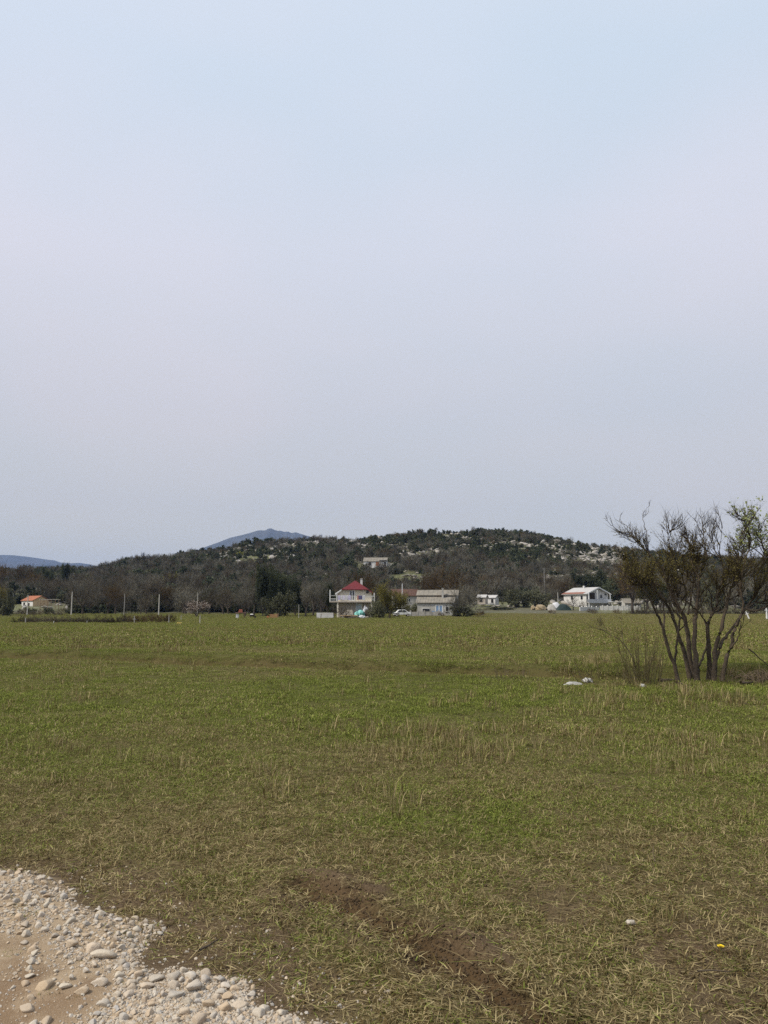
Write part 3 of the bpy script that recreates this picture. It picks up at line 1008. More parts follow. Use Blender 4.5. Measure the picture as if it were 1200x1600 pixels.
def plant(seed, H, crown_w, mat, trunk_frac=.22, limbs=6, br=5, sub=6, tw=6, leaf_n=0, leaf_s=.15, tw_w=.014, stems=1, up=.10, leaf_spread=.35, bark=None, tone_leaf=1.0, low=.0, sub_tubes=True):
    """returns (trunk mesh, crown mesh) of one kind of tree about H tall with a crown crown_w wide"""
    rng = np.random.default_rng(seed)
    g, cr = Geo(), Geo()
    r0 = .028 * H / math.sqrt(stems)
    starts = []
    for s in range(stems):
        a = rng.uniform(0, 6.28)
        base = np.array([math.cos(a), math.sin(a), 0]) * (.03 * H * (stems > 1))
        d = np.array([math.cos(a) * .3 * (stems > 1), math.sin(a) * .3 * (stems > 1), 1.0])
        T = limb(rng, base + [0, 0, -.15], d, max(trunk_frac, .05) * H + .15, 4, .07)
        V, Q = tube_arrays([T], [taper(len(T), r0 * 1.25, r0 * .8)], 7); g.add(V, Q)
        starts.append(T)
    ends_p, ends_d = [], []
    L1 = H * (1 - trunk_frac) * .62
    for k in range(limbs):
        T = starts[k % stems]
        a = 6.283 * (k + rng.uniform(-.3, .3)) / limbs
        tilt = rng.uniform(.15, 1.05) * crown_w / H
        p = T[-1] if rng.uniform() < .6 else T[-2]
        if low: p = T[int(rng.integers(1, len(T)))]
        B = limb(rng, p, (math.cos(a) * tilt * 1.5, math.sin(a) * tilt * 1.5, 1.0 - .35 * tilt), L1 * rng.uniform(.75, 1.1), 6, .12, up * .5)
        V, Q = tube_arrays([B], [taper(len(B), r0 * .55, r0 * .14)], 5); g.add(V, Q)
        for j in range(br):
            q = int(rng.integers(2, len(B)))
            dd = unit(B[q] - B[q - 1]); side = rng.normal(0, 1, 3); side -= dd * side.dot(dd)
            S = limb(rng, B[q], dd * .8 + unit(side) * rng.uniform(.6, 1.2), L1 * .52 * rng.uniform(.7, 1.15), 4, .16, up)
            V, Q = tube_arrays([S], [taper(len(S), r0 * .22, r0 * .06)], 3); cr.add(V, Q, None, 0.0)
            for i in range(sub):
                q2 = int(rng.integers(1, len(S)))
                d2 = unit(S[q2] - S[q2 - 1]); side = rng.normal(0, 1, 3); side -= d2 * side.dot(d2)
                U = limb(rng, S[q2], d2 * .8 + unit(side) * rng.uniform(.5, 1.2), L1 * .28 * rng.uniform(.6, 1.2), 3, .18, up)
                if sub_tubes:
                    V, Q = tube_arrays([U], [taper(len(U), max(.011, r0 * .09), .006)], 3); cr.add(V, Q, None, 0.0)
                for t in range(tw):
                    q3 = int(rng.integers(1, len(U)))
                    ends_p.append(U[q3]); ends_d.append(unit(U[q3] - U[q3 - 1]) + rng.normal(0, .55, 3) + [0, 0, up])
    ends_p, ends_d = np.array(ends_p), np.array(ends_d)
    if tw_w:
        V, Q, T = ribbons(rng, ends_p, ends_d, L1 * rng.uniform(.10, .24, len(ends_p)), tw_w); cr.add(V, Q, T, 0.0)
    if leaf_n:
        i = rng.integers(0, len(ends_p), leaf_n)
        P = ends_p[i] + rng.normal(0, leaf_spread * H * .09, (leaf_n, 3))
        P[:, 2] = np.maximum(P[:, 2], .05)
        V, Q = leaves(rng, P, leaf_s); cr.add(V, Q, None, tone_leaf)
    # fit to the wanted height and width (twigs included)
    A = np.concatenate(cr.V); hz = np.percentile(A[:, 2], 99.5); hw = np.percentile(np.abs(A[:, :2]), 98.5)
    k = np.array([crown_w / 2 / hw, crown_w / 2 / hw, H / hz])
    for G_ in (g, cr): G_.V = [v * k for v in G_.V]
    return g.mesh('trunk', bark or BARK), cr.mesh('crown', mat)


KIND = {}


def kind(key, *a, **k):
    KIND[key] = plant(*a, **k)


# height, crown width; leafless trees of the wood
kind('bare_a', 101, 9, 8.5, F_BARE, .20, 7, 6, 6, 6, up=.12)
kind('bare_b', 102, 9, 7.5, F_BARE, .24, 7, 6, 6, 6, up=.16)
kind('bare_c', 103, 9, 9.5, F_GREY, .18, 8, 6, 6, 6, up=.10)
kind('bare_d', 104, 9, 8.0, F_RUSSET, .2, 8, 7, 6, 6, up=.12)
kind('bare_tall', 105, 9, 5.0, F_GREY, .25, 6, 6, 6, 5, up=.25)
kind('dark_a', 106, 9, 6.5, F_DARK, .12, 7, 6, 6, 3, 5200, .26, .012, up=.12)
kind('dark_b', 107, 9, 4.4, F_DARK, .06, 7, 6, 6, 3, 5600, .24, .012, up=.30, low=1)
kind('mid_a', 108, 5, 5.5, F_MID, .08, 7, 6, 6, 3, 4200, .17, .010, stems=3, up=.12, low=1)
kind('olive_a', 109, 6, 5.0, F_OLIVE, .18, 7, 7, 7, 6, 6500, .11, .012, stems=2, up=.16)
kind('yellow_a', 110, 3.5, 4.5, F_YEL, .08, 6, 6, 5, 3, 2600, .16, .010, stems=3, up=.1, low=1)
kind('blossom_a', 111, 5, 5.5, F_BLOSSOM, .14, 7, 7, 6, 6, 1100, .10, .012, stems=2, up=.2)
kind('small_bare', 112, 4, 3.6, F_BARE, .25, 6, 5, 5, 4, tw_w=.012, up=.16)
kind('cypress', 113, 7, 2.0, F_DARK, .05, 9, 8, 6, 2, 5200, .20, .010, up=.6, low=1)
kind('grey_bush', 114, 4.5, 5.5, F_GREY, .05, 9, 7, 6, 7, stems=5, up=.20, low=1, tw_w=.014)
kind('russet_bush', 115, 2.2, 3.2, F_RUSSET, .05, 8, 6, 6, 6, stems=5, up=.15, low=1, tw_w=.010)
kind('bramble', 116, 1.8, 4.0, F_BARE, .04, 9, 6, 6, 6, stems=6, up=.02, low=1, tw_w=.010)


def tree(key, name, x, y, H, W, label, cat='tree', group=None, rz=None, sink=0.0, z=None):
    """one tree or bush: a trunk and a crown under one root"""
    t, c = KIND[key]
    zz = gz(x, y) if z is None else z
    r = empty(name, (x, y, zz - sink), random.uniform(0, 6.28) if rz is None else rz, label, cat, group)
    k = KIND_SIZE[key]
    r.scale = (W / k[1], W / k[1], H / k[0])
    link('trunk', t, parent=r); link('crown', c, parent=r)
    return r


KIND_SIZE = {'bare_a': (9, 8.5), 'bare_b': (9, 7.5), 'bare_c': (9, 9.5), 'bare_d': (9, 8), 'bare_tall': (9, 5), 'dark_a': (9, 6.5), 'dark_b': (9, 4.4), 'mid_a': (5, 5.5), 'olive_a': (6, 5),
             'yellow_a': (3.5, 4.5), 'blossom_a': (5, 5.5), 'small_bare': (4, 3.6), 'cypress': (7, 2), 'grey_bush': (4.5, 5.5), 'russet_bush': (2.2, 3.2), 'bramble': (1.8, 4)}


def tree_uv(key, name, u, vb, vt, w, Y, label, cat='tree', group=None, sink=.0):
    """a tree whose foot stands at distance Y under (u, vb), its top seen at vt, its crown w pixels wide in the photograph"""
    p = at(u, vt, Y)
    z = gz(p.x, Y)
    return tree(key, name, p.x, Y, max(.5, p.z - z + sink), w * Y * 1.008 / 1200, label, cat, group, sink=sink)


# scrub of the hillside, one uncounted mass
def build_scrub():
    rng = np.random.default_rng(77)
    sh = [plant(201, 3.4, 4.2, F_GREY, .08, 6, 5, 5, 5, stems=3, up=.15, low=1, tw_w=.026, sub_tubes=False)[1],
          plant(202, 3.8, 4.0, F_GREY, .10, 6, 5, 5, 5, stems=2, up=.15, low=1, tw_w=.026, sub_tubes=False)[1],
          plant(203, 4.2, 3.6, F_BARE, .14, 6, 5, 5, 5, stems=2, up=.22, low=1, tw_w=.026, sub_tubes=False)[1],
          plant(204, 2.9, 3.8, F_DARK, .06, 6, 5, 5, 1, 1500, .30, 0, stems=3, up=.12, low=1, sub_tubes=False)[1],
          plant(205, 3.6, 3.4, F_DARK, .06, 6, 5, 5, 1, 1500, .30, 0, stems=2, up=.2, low=1, sub_tubes=False)[1],
          plant(206, 2.6, 3.6, F_MID, .06, 6, 5, 5, 1, 1400, .28, 0, stems=3, up=.1, low=1, sub_tubes=False)[1],
          plant(207, 3.2, 4.0, F_RUSSET, .06, 6, 5, 5, 5, stems=3, up=.15, low=1, tw_w=.026, sub_tubes=False)[1]]
    N = 21000
    y = np.sqrt(rng.uniform(212. ** 2, 530. ** 2, N)); x = rng.uniform(-.62, .62, N) * y
    rock = rock_mask(x, y)
    keep = rng.uniform(0, 1, N) > .66 * rock
    keep &= np.hypot((x - CLEAR[0]) / 9, (y - CLEAR[1]) / 22) > 1
    keep &= np.hypot((x + 4) / 9.5, (y - 374) / 9.5) > 1
    keep &= ~((y < 262) & (x > 18) & (x < 110))
    keep &= ~((y < 258) & (x > -.53 * y) & (x < -.405 * y))
    x, y = x[keep], y[keep]; n = len(x)
    ev = fbm(x, y, 40, 3, 91) + .16 * (sst(330, 480, y) - .5) + .10 * np.exp(-((x - 40) / 70) ** 2) + rng.normal(0, .10, n)
    idx = np.where(ev > .58, rng.choice([3, 4, 5], n, p=[.3, .25, .45]), rng.choice([0, 1, 2, 6, 3], n, p=[.36, .22, .18, .06, .18]))
    s = (1 - .25 * rock_mask(x, y)) * rng.uniform(.65, 1.35, n) * (.8 + .5 * fbm(x, y, 25, 2, 97)) * np.where(y < 300, 1.25, 1.0)
    s *= np.where(np.hypot(x / y - .33, 0) < .08, .8, 1)
    P = np.stack([x, y, hill_z(x, y) - .15], 1)
    scatter('hillside_scrub', P, np.stack([0 * x, 0 * x, rng.uniform(0, 6.28, n)], 1), np.stack([s, s, s * rng.uniform(.8, 1.2, n)], 1), idx, sh, {},
            'dense leafless and evergreen scrub covering the hillside', 'scrub')


_cl = at(636, 905, 330)
CLEAR = (_cl.x, 330.0)


def rock_mask(x, y):
    f = fbm(x, y * .8, 30, 4, 99)
    az = x / y
    up = sst(240, 330, y)
    b = .11 * np.exp(-((az - .27) / .10) ** 2) + .07 * np.exp(-((az + .11) / .10) ** 2) * sst(280, 360, y) + .08 * np.exp(-((az - .07) / .1) ** 2) * sst(260, 330, y)
    return sst(.46, .70, f + b) * up


LIME = stone_material('limestone', [(.27, .262, .245), (.35, .34, .32), (.23, .224, .21), (.40, .388, .365), (.30, .282, .255)])


def build_outcrops():
    rng = np.random.default_rng(88)
    ks = [stone_mesh('limestone', rng, 2, .55, LIME, 1.0) for _ in range(6)]
    N = 42000
    y = np.sqrt(rng.uniform(235. ** 2, 510. ** 2, N)); x = rng.uniform(-.55, .55, N) * y
    keep = rng.uniform(0, 1, N) < .11 + .6 * rock_mask(x, y)
    x, y = x[keep], y[keep]; n = len(x)
    s = rng.gamma(2.0, .30, n) + .28
    order = np.argsort(-s / y)
    x, y, s = x[order], y[order], np.clip(s[order], 0, 3.2)
    nb = 60
    z = hill_z(x, y)
    for k in range(nb):
        o = link('rock_outcrop', ks[k % 6], loc=(x[k], y[k], z[k] + s[k] * .12), rot=(rng.normal(0, .2), rng.normal(0, .2), rng.uniform(0, 6.28)), scale=(s[k] * 1.3, s[k], s[k] * .9))
        au = 600 + x[k] / y[k] * 1210
        part = 'above the leafless wood at the left' if au < 400 else ('above the red roof' if au < 620 else ('above the grey roofed house' if au < 800 else ('on the slope above the white house' if au < 965 else 'behind the multi stemmed tree')))
        tag(o, ('large' if s[k] > 1.6 else 'small') + ' pale limestone outcrop in the scrub, ' + part, 'rock', 'larger limestone outcrops on the hill')
    x, y, z, s = x[nb:], y[nb:], z[nb:], s[nb:]
    scatter('limestone_rubble', np.stack([x, y, z + s * .12], 1), np.stack([rng.normal(0, .25, len(x)), rng.normal(0, .25, len(x)), rng.uniform(0, 6.28, len(x))], 1),
            np.stack([s * 1.25, s, s * .9], 1), rng.integers(0, 6, len(x)), ks, {}, 'pale limestone rubble scattered over the hillside', 'rocks')


build_scrub()
build_outcrops()


# the wood at the foot of the hill: every tree its own
def build_wood():
    rng = np.random.default_rng(55)
    zones = [(-30, 395, 196, 300, 118, 'leafless brown tree in the wood at the foot of the hill, left part', 'leafless trees of the wood left of the red roofed house', (.55, .30, .15)),
             (745, 905, 262, 300, 26, 'leafless grey brown tree behind the white huts and the green tarp', 'leafless trees behind the huts', (.45, .40, .15)),
             (985, 1290, 205, 320, 44, 'leafless brown tree of the wood seen through the multi stemmed tree', 'leafless trees of the wood behind the multi stemmed tree', (.5, .3, .2))]
    for u0, u1, y0, y1, n, lab, grp, _p in zones:
        got = []
        tries = 0
        while len(got) < n and tries < 4000:
            tries += 1
            Y = math.sqrt(rng.uniform(y0 ** 2, y1 ** 2)); u = rng.uniform(u0, u1)
            x = (u - 600) / 1200 / 1.008 * Y
            if any((x - a) ** 2 + (Y - b) ** 2 < 4.2 ** 2 for a, b in got): continue
            if -12 < u < 112 and Y < 264: continue                     # the little house stands here
            got.append((x, Y))
            H = rng.uniform(6.5, 9.8) * (1.0 if u < 300 or u > 900 else .85)
            key = str(rng.choice(['bare_a', 'bare_b', 'bare_c', 'bare_d', 'bare_tall'], p=[.34, .26, .2, .08, .12]))
            if u < 400:
                sec = ['behind the bush at the left edge', 'behind the tan house', 'by the lone bright post', 'left of the thin grey post', 'behind the bright post over the hedge',
                       'behind the blossoming tree', 'above the garden fireplace'][int(np.digitize(u, [10, 85, 130, 190, 262, 335]))]
                row = 'front row' if Y < 228 else ('middle row' if Y < 262 else 'back row')
                lab = 'leafless %s tree, %s of wood %s' % ({'bare_a': 'brown', 'bare_b': 'brown upright', 'bare_c': 'broad grey', 'bare_d': 'russet', 'bare_tall': 'slender grey'}[key], row, sec)
            else:
                lab = 'leafless %s tree %s' % ({'bare_a': 'brown', 'bare_b': 'brown upright', 'bare_c': 'broad grey', 'bare_d': 'russet', 'bare_tall': 'slender grey'}[key],
                       ('behind the huts' if u < 800 else 'behind the hay piles and the tarpaulin stack') if u < 950 else ('in the wood behind the left dark stems' if u < 1090 else ('in the wood behind the right dark stems' if u < 1160 else 'in the wood at the right edge')))
            tree(key, 'leafless_tree', x, Y, H, H * KIND_SIZE[key][1] / KIND_SIZE[key][0] * rng.uniform(.9, 1.15), lab, 'tree', grp, sink=.1)


build_wood()

# ------------------------------------------------------------------ the multi-stemmed tree at the ditch
TY = 17.4                       # its distance
F_MAIN = foliage_mat('willow_twigs', (.078, .058, .040), (.050, .040, .030), (.165, .140, .045), (.100, .084, .030), .0)
F_FRESH = foliage_mat('fresh_leaf', (.07, .055, .04), (.06, .045, .03), (.34, .36, .17), (.20, .24, .09), .0)


def stem_line(pts, y0, dy, rng, sub=4):
    """stem traced in the photograph, given its own depth: it starts y0 off the tree's centre and leans by dy"""
    n = len(pts); out = []
    for k, (u, v) in enumerate(pts):
        t = k / (n - 1)
        Y = TY + y0 + dy * t ** 1.2
        p = at(u, v, Y)
        out.append((p.x, p.y, p.z))
    P = np.array(out)
    if pts[0][1] > 1050:
        P[0, 2] = gz(P[0, 0], P[0, 1]) - .06
    # smooth through the points
    t = np.arange(n); tt = np.linspace(0, n - 1, (n - 1) * sub + 1)
    k0 = np.clip(np.floor(tt).astype(int), 0, n - 2); f = (tt - k0)[:, None]
    p0, p1, p2, p3 = P[np.maximum(k0 - 1, 0)], P[k0], P[k0 + 1], P[np.minimum(k0 + 2, n - 1)]
    S = .5 * (2 * p1 + (p2 - p0) * f + (2 * p0 - 5 * p1 + 4 * p2 - p3) * f ** 2 + (3 * p1 - p0 - 3 * p2 + p3) * f ** 3)
    S[1:] += rng.normal(0, .008, S[1:].shape)
    return S


def build_main_tree():
    rng = np.random.default_rng(5)
    c = gp(1100, 1060)
    root = empty('multi_stemmed_tree', (c[0], c[1], gz(c[0], c[1])), 0, 'large budding tree of many dark stems growing on the ditch bank', 'tree')
    off = np.array(root.location)
    # (points, radius at foot, radius at top, depth of foot, lean in depth, twigginess)
    stems = [
        ([(1060, 1061), (1053, 1037), (1043, 1010), (1037, 985), (1031, 967), (1024, 955), (1017, 938), (1006, 922), (992, 908), (975, 900)], .085, .020, -.25, -.8, 1.0),
        ([(1054, 1038), (1057, 1012), (1059, 992), (1062, 972), (1056, 952), (1048, 930), (1040, 905), (1036, 880)], .055, .018, -.25, -.5, 1.0),
        ([(1037, 984), (1038, 965), (1036, 942), (1030, 918), (1020, 895)], .045, .014, -.45, .6, 1.0),
        ([(1079, 1060), (1073, 1035), (1067, 1012), (1062, 1000), (1057, 980), (1048, 955), (1036, 935), (1018, 917), (998, 903), (984, 884), (978, 874)], .10, .016, .1, -.6, 1.1),
        ([(1084, 1060), (1078, 1030), (1076, 1005), (1074, 985), (1069, 965), (1060, 948), (1050, 925), (1038, 902), (1022, 875), (1008, 858), (997, 846), (988, 836)], .115, .022, .25, .4, .9),
        ([(988, 836), (985, 833), (975, 832), (966, 829), (955, 820), (947, 812), (943, 809)], .020, .006, .65, .1, .10),
        ([(988, 836), (986, 829), (981, 823), (975, 818), (968, 813)], .014, .005, .65, .2, .10),
        ([(1013, 862), (1011, 845), (1008, 825), (1006, 815), (1004, 803), (1009, 796), (1014, 791)], .018, .005, .6, .2, .14),
        ([(1089, 1061), (1087, 1030), (1085, 1000), (1086, 970), (1088, 950), (1091, 925), (1092, 905), (1086, 890), (1079, 875), (1078, 855), (1074, 838)], .115, .016, -.15, .5, 1.1),
        ([(1092, 905), (1098, 885), (1104, 868), (1100, 850), (1099, 832), (1098, 816)], .045, .006, .2, .2, .55),
        ([(1089, 1058), (1093, 1040), (1099, 1026), (1105, 1006), (1106, 985), (1099, 965), (1094, 940)], .06, .02, -.1, .8, .7),
        ([(1107, 1061), (1108, 1020), (1107, 995), (1106, 976), (1112, 962), (1120, 945), (1122, 928), (1128, 908), (1138, 896), (1150, 884), (1158, 868)], .105, .016, .15, -.5, 1.0),
        ([(1116, 1061), (1117, 1020), (1123, 995), (1129, 974), (1135, 950), (1138, 934), (1146, 912), (1153, 888), (1153, 866), (1156, 850), (1159, 836), (1161, 826)], .095, .008, -.2, .3, .8),
        ([(1117, 1052), (1119, 1030), (1126, 1008), (1133, 996), (1146, 979), (1157, 964), (1166, 949), (1176, 937), (1187, 918), (1198, 893), (1204, 870), (1207, 850)], .085, .012, .1, .5, 1.0),
        ([(1128, 1062), (1133, 1035), (1142, 1012), (1146, 990), (1153, 974), (1160, 955), (1161, 940), (1157, 920), (1160, 895), (1166, 870), (1172, 852), (1171, 832), (1163, 815), (1158, 806)], .085, .006, -.3, -.6, .8),
        ([(1142, 1012), (1151, 1000), (1156, 984), (1158, 970)], .04, .012, -.5, -.3, .3),
        ([(1161, 955), (1175, 944), (1195, 939), (1215, 930), (1236, 915)], .04, .012, .2, .5, 1.0),
        ([(1187, 918), (1190, 890), (1194, 865), (1190, 845), (1187, 825), (1184, 808)], .04, .006, .5, -.3, .8),
        ([(1137, 896), (1128, 880), (1124, 862), (1126, 842), (1128, 826)], .03, .006, -.1, -.4, .7),
        ([(1064, 958), (1072, 940), (1070, 915), (1062, 890), (1052, 868), (1044, 845), (1046, 830)], .045, .006, .2, -.9, .9),
        ([(1046, 930), (1052, 905), (1058, 880), (1060, 858), (1066, 836)], .035, .006, .2, .8, .9),
        ([(1075, 960), (1080, 935), (1084, 905), (1092, 880), (1110, 850), (1116, 832)], .045, .006, .4, 1.0, .9),
        ([(1106, 980), (1098, 965), (1088, 952), (1070, 940), (1058, 932)], .035, .010, .1, -.5, .6),
        ([(1122, 930), (1134, 915), (1150, 905), (1166, 900), (1180, 890), (1196, 880)], .035, .008, .0, .9, .8),
        ([(1198, 893), (1216, 875), (1230, 850), (1236, 832), (1232, 815)], .035, .006, .5, .3, 1.0),
        ([(1165, 950), (1180, 955), (1200, 945), (1224, 925), (1240, 900), (1250, 870)], .05, .010, -.2, -.8, 1.0),
    ]
    tw_p, tw_d, tw_s = [], [], []
    cr = Geo(); fresh_p = []
    for pts, r0, r1, y0, dy, k in stems:
        S = stem_line(pts, y0, dy, rng)
        n = len(S)
        rad = taper(n, r0, r1) * (1 + .06 * rng.normal(0, 1, n))
        if pts[0][1] > 1055: rad[:3] *= np.array([1.35, 1.15, 1.05])
        V, Q = tube_arrays([S - off], [rad * .53], 7)
        g = Geo(); g.add(V, Q); link('stem', g.mesh('stem', BARK_MAIN, True), parent=root)
        # side branches and twigs above browsing height
        L = np.linalg.norm(np.diff(S, axis=0), axis=1).sum()
        if k <= .2:
            nb = 3
        else:
            nb = int(10 * k * L / 1.2)
        for _ in range(nb):
            q = int(max(2, n // 3) + (n - max(2, n // 3)) * rng.uniform() ** 1.25)
            if S[q, 2] < 1.75 and rng.uniform() < .8: continue
            d = unit(S[q] - S[q - 1]); side = rng.normal(0, 1, 3); side -= d * side.dot(d)
            frac = (n - q) / n
            B = limb(rng, S[q], d * .7 + unit(side) * rng.uniform(.5, 1.1) + [0, 0, .15], rng.uniform(.35, .85) * (.34 + .9 * frac) * (1 if k > .2 else .4), 5, .13, .10)
            V, Q = tube_arrays([B - off], [taper(len(B), .013 if k > .2 else .006, .004)], 4); cr.add(V, Q, None, 0.0)
            for _j in range(6 if k > .2 else 2):
                q2 = int(rng.integers(1, len(B))); d2 = unit(B[q2] - B[q2 - 1]); s2 = rng.normal(0, 1, 3); s2 -= d2 * s2.dot(d2)
                U = limb(rng, B[q2], d2 + unit(s2) * rng.uniform(.4, .9) + [0, 0, .2], rng.uniform(.16, .40) * (.55 + .6 * frac) * (1 if k > .2 else .5), 4, .13, .12)
                V, Q = tube_arrays([U - off], [taper(len(U), .0055, .0028)], 3); cr.add(V, Q, None, 0.0)
                for _i in range(4 if k > .2 else 1):
                    q3 = int(rng.integers(1, len(U)))
                    tw_p.append(U[q3]); tw_d.append(unit(U[q3] - U[q3 - 1]) + rng.normal(0, .45, 3) + [0, 0, .25])
                    tw_s.append(k)
    P, D = np.array(tw_p), np.array(tw_d)
    Lr = rng.uniform(.09, .30, len(P))
    V, Q, T = ribbons(rng, P - off, D, Lr, .0032, .2); cr.add(V, Q, T, 0.0)
    Dn = D / np.linalg.norm(D, axis=1, keepdims=True)
    az, el_ = (P[:, 0] / P[:, 1]) * 1200 * 1.008 + 600, 0
    v_px = 952 - (P[:, 2] - EYE) / P[:, 1] * 1200
    # swelling buds: thick in the middle of the crown, none on the dead tips
    dens = np.exp(-((v_px - 890) / 34.) ** 2) * (np.array(tw_s) > .5)
    i = rng.choice(len(P), 14000, p=dens / dens.sum())
    B = P[i] + Dn[i] * (Lr[i] * rng.uniform(.1, 1.1, len(i)))[:, None] + rng.normal(0, .012, (len(i), 3))
    V, Q = leaves(rng, B - off, .017, 2.0); cr.add(V, Q, None, 1.0)
    link('crown', cr.mesh('crown', F_MAIN), parent=root)
    fr = Geo()
    dens = ((az > 1150) & (v_px < 868)) * np.clip((az - 1140) / 40, 0, 1.2) + 1e-9
    i = rng.choice(len(P), 1500, p=dens / dens.sum())
    B = P[i] + Dn[i] * (Lr[i] * rng.uniform(.1, 1.1, len(i)))[:, None] + rng.normal(0, .03, (len(i), 3))
    V, Q = leaves(rng, B - off, .034, 1.8); fr.add(V, Q, None, 1.0)
    tag(link('leaves', fr.mesh('leaves', F_FRESH), parent=root), 'fresh pale green leaves at the upper right of the crown')


BARK_MAIN = plain('dark_bark', (.105, .080, .056), (.045, .035, .026), 9, .95, .6)
build_main_tree()


def twig_shrub(name, u, v, Y, n, H, spread, mat, label, seed, tilt=.25, cat='shrub', wig=.05, tw=5, lw=.004, r=.006):
    """upright suckers from one stool"""
    rng = np.random.default_rng(seed)
    b = at(u, v, Y); z = gz(b.x, Y)
    root = empty(name, (b.x, Y, z), 0, label, cat)
    g, cr = Geo(), Geo(); tp, td = [], []
    for k in range(n):
        a = rng.uniform(0, 6.28); rr = spread * math.sqrt(rng.uniform()) * .5
        d = (math.cos(a) * tilt * rng.uniform(.2, 1.4), math.sin(a) * tilt * rng.uniform(.2, 1.4), 1)
        L = limb(rng, (math.cos(a) * rr, math.sin(a) * rr, -.04), d, H * rng.uniform(.45, 1.08), 6, wig, .02)
        V, Q = tube_arrays([L], [taper(len(L), r * rng.uniform(.7, 1.3), .0025)], 4); g.add(V, Q)
        for _ in range(tw):
            q = int(rng.integers(1, len(L)))
            tp.append(L[q]); td.append(unit(L[q] - L[q - 1]) + rng.normal(0, .35, 3) + [0, 0, .2])
    V, Q, T = ribbons(rng, np.array(tp), np.array(td), H * rng.uniform(.08, .28, len(tp)), lw, .15); cr.add(V, Q, T, 0.0)
    link('stems', g.mesh('stems', mat), parent=root); link('twigs', cr.mesh('twigs', mat), parent=root)
    return root


F_SUCK = foliage_mat('sucker_twigs', (.115, .095, .048), (.078, .068, .038), vary=0.0)
F_DEAD = foliage_mat('dead_twigs', (.150, .115, .080), (.100, .078, .055), vary=0.0)
twig_shrub('twiggy_shrub', 1003, 1066, 16.9, 60, 1.15, .75, F_SUCK, 'upright olive brown twiggy shrub left of the multi stemmed tree', 31)
twig_shrub('low_shrub', 955, 1066, 17.0, 46, .62, 1.5, F_SUCK, 'thin low scrub of fine twigs beside the white litter', 32, .6, tw=6, lw=.0025, r=.004)
twig_shrub('dry_shrub', 800, 1056, 18.3, 26, .32, .8, F_DEAD, 'low tuft of dead brown stalks on the ditch edge', 33, .4, tw=2)
twig_shrub('twiggy_shrub', 1128, 1064, 17.0, 22, .42, .45, F_DEAD, 'short brown shoots at the foot of the rightmost stems', 34, .4, tw=3)


def leaning_branch():
    rng = np.random.default_rng(61)
    b = at(992, 1050, 17.0); root = empty('leaning_sapling', (b.x, 17.0, gz(b.x, 17.0)), 0, 'thin bare sapling leaning left over the twiggy shrub', 'sapling')
    off = np.array(root.location)
    g, cr = Geo(), Geo()
    def line(pts, y0=17.0, dy=.0):
        P = np.array([tuple(at(u, v, y0 + dy * k / len(pts))) for k, (u, v) in enumerate(pts)])
        return P
    for pts, r in (([(994, 1066), (990, 1030), (984, 1018), (975, 1004), (966, 997), (952, 990), (944, 984), (936, 983), (928, 980), (923, 976)], .012), ([(974, 1003), (975, 990), (976, 968)], .007),
                   ([(944, 984), (942, 977), (940, 972)], .006), ([(955, 991), (948, 982), (944, 973), (943, 968)], .006), ([(946, 986), (938, 980), (933, 973)], .005)):
        L = line(pts); L[:, 1] += np.linspace(0, .25, len(L))
        if pts[0][1] > 1060: L[0, 2] = off[2] - .05
        V, Q = tube_arrays([L - off], [taper(len(L), r, .003)], 5); g.add(V, Q)
        if r > .005:
            tp = L[rng.integers(len(L) // 2, len(L), 40)]; V, Q, T = ribbons(rng, tp - off + rng.normal(0, .02, tp.shape), rng.normal(0, .6, tp.shape) + [-.5, 0, .7], rng.uniform(.08, .22, 40), .0028); cr.add(V, Q, T, 0.0)
    link('stem', g.mesh('stem', BARK_MAIN), parent=root); link('twigs', cr.mesh('twigs', F_SUCK), parent=root)


leaning_branch()


def arc_stick(name, pts, Y, r, label, mat, seed=1):
    rng = np.random.default_rng(seed)
    P = np.array([tuple(at(u, v, Y + (k * .04))) for k, (u, v) in enumerate(pts)])
    for k in range(len(P)):
        P[k, 2] = max(P[k, 2], gz(P[k, 0], P[k, 1]) + r * .6)
    o = P[0].copy(); o[2] = gz(o[0], o[1])
    V, Q = tube_arrays([P - o], [taper(len(P), r, r * .45)], 6)
    g = Geo(); g.add(V, Q)
    ob = link(name, g.mesh(name, mat, True), loc=o)
    return tag(ob, label, 'branch')


arc_stick('fallen_branch', [(1056, 1066), (1064, 1068), (1072, 1071), (1079, 1076), (1082, 1080)], 16.2, .022, 'dark fallen branch arching in front of the tree foot', BARK_MAIN)
arc_stick('fallen_branch', [(1030, 1063), (1040, 1064), (1051, 1064), (1058, 1064)], 17.0, .05, 'dark log lying in the ditch left of the tree', BARK_MAIN)
arc_stick('fallen_branch', [(1158, 1069), (1168, 1068), (1176, 1066)], 16.6, .05, 'short dark log beside the brush pile at the right edge', BARK_MAIN)
arc_stick('fallen_branch', [(1170, 1014), (1178, 1020), (1186, 1028), (1196, 1036), (1206, 1046)], 17.0, .016, 'bare branch leaning in from the right edge', BARK_MAIN)
arc_stick('dead_twig', [(1018, 1355), (1024, 1348), (1020, 1337), (1021, 1322)], 5.0, .004, 'pale forked dead twig lying in the grass', F_DEAD)
arc_stick('dead_twig', [(312, 1484), (325, 1478), (340, 1468)], 3.75, .006, 'dark dead twig at the grass edge above the gravel', BARK_MAIN)
arc_stick('dead_twig', [(1090, 1517), (1112, 1516), (1138, 1518), (1148, 1528)], 3.5, .004, 'long pale dead stalk below the yellow flower', F_DEAD)


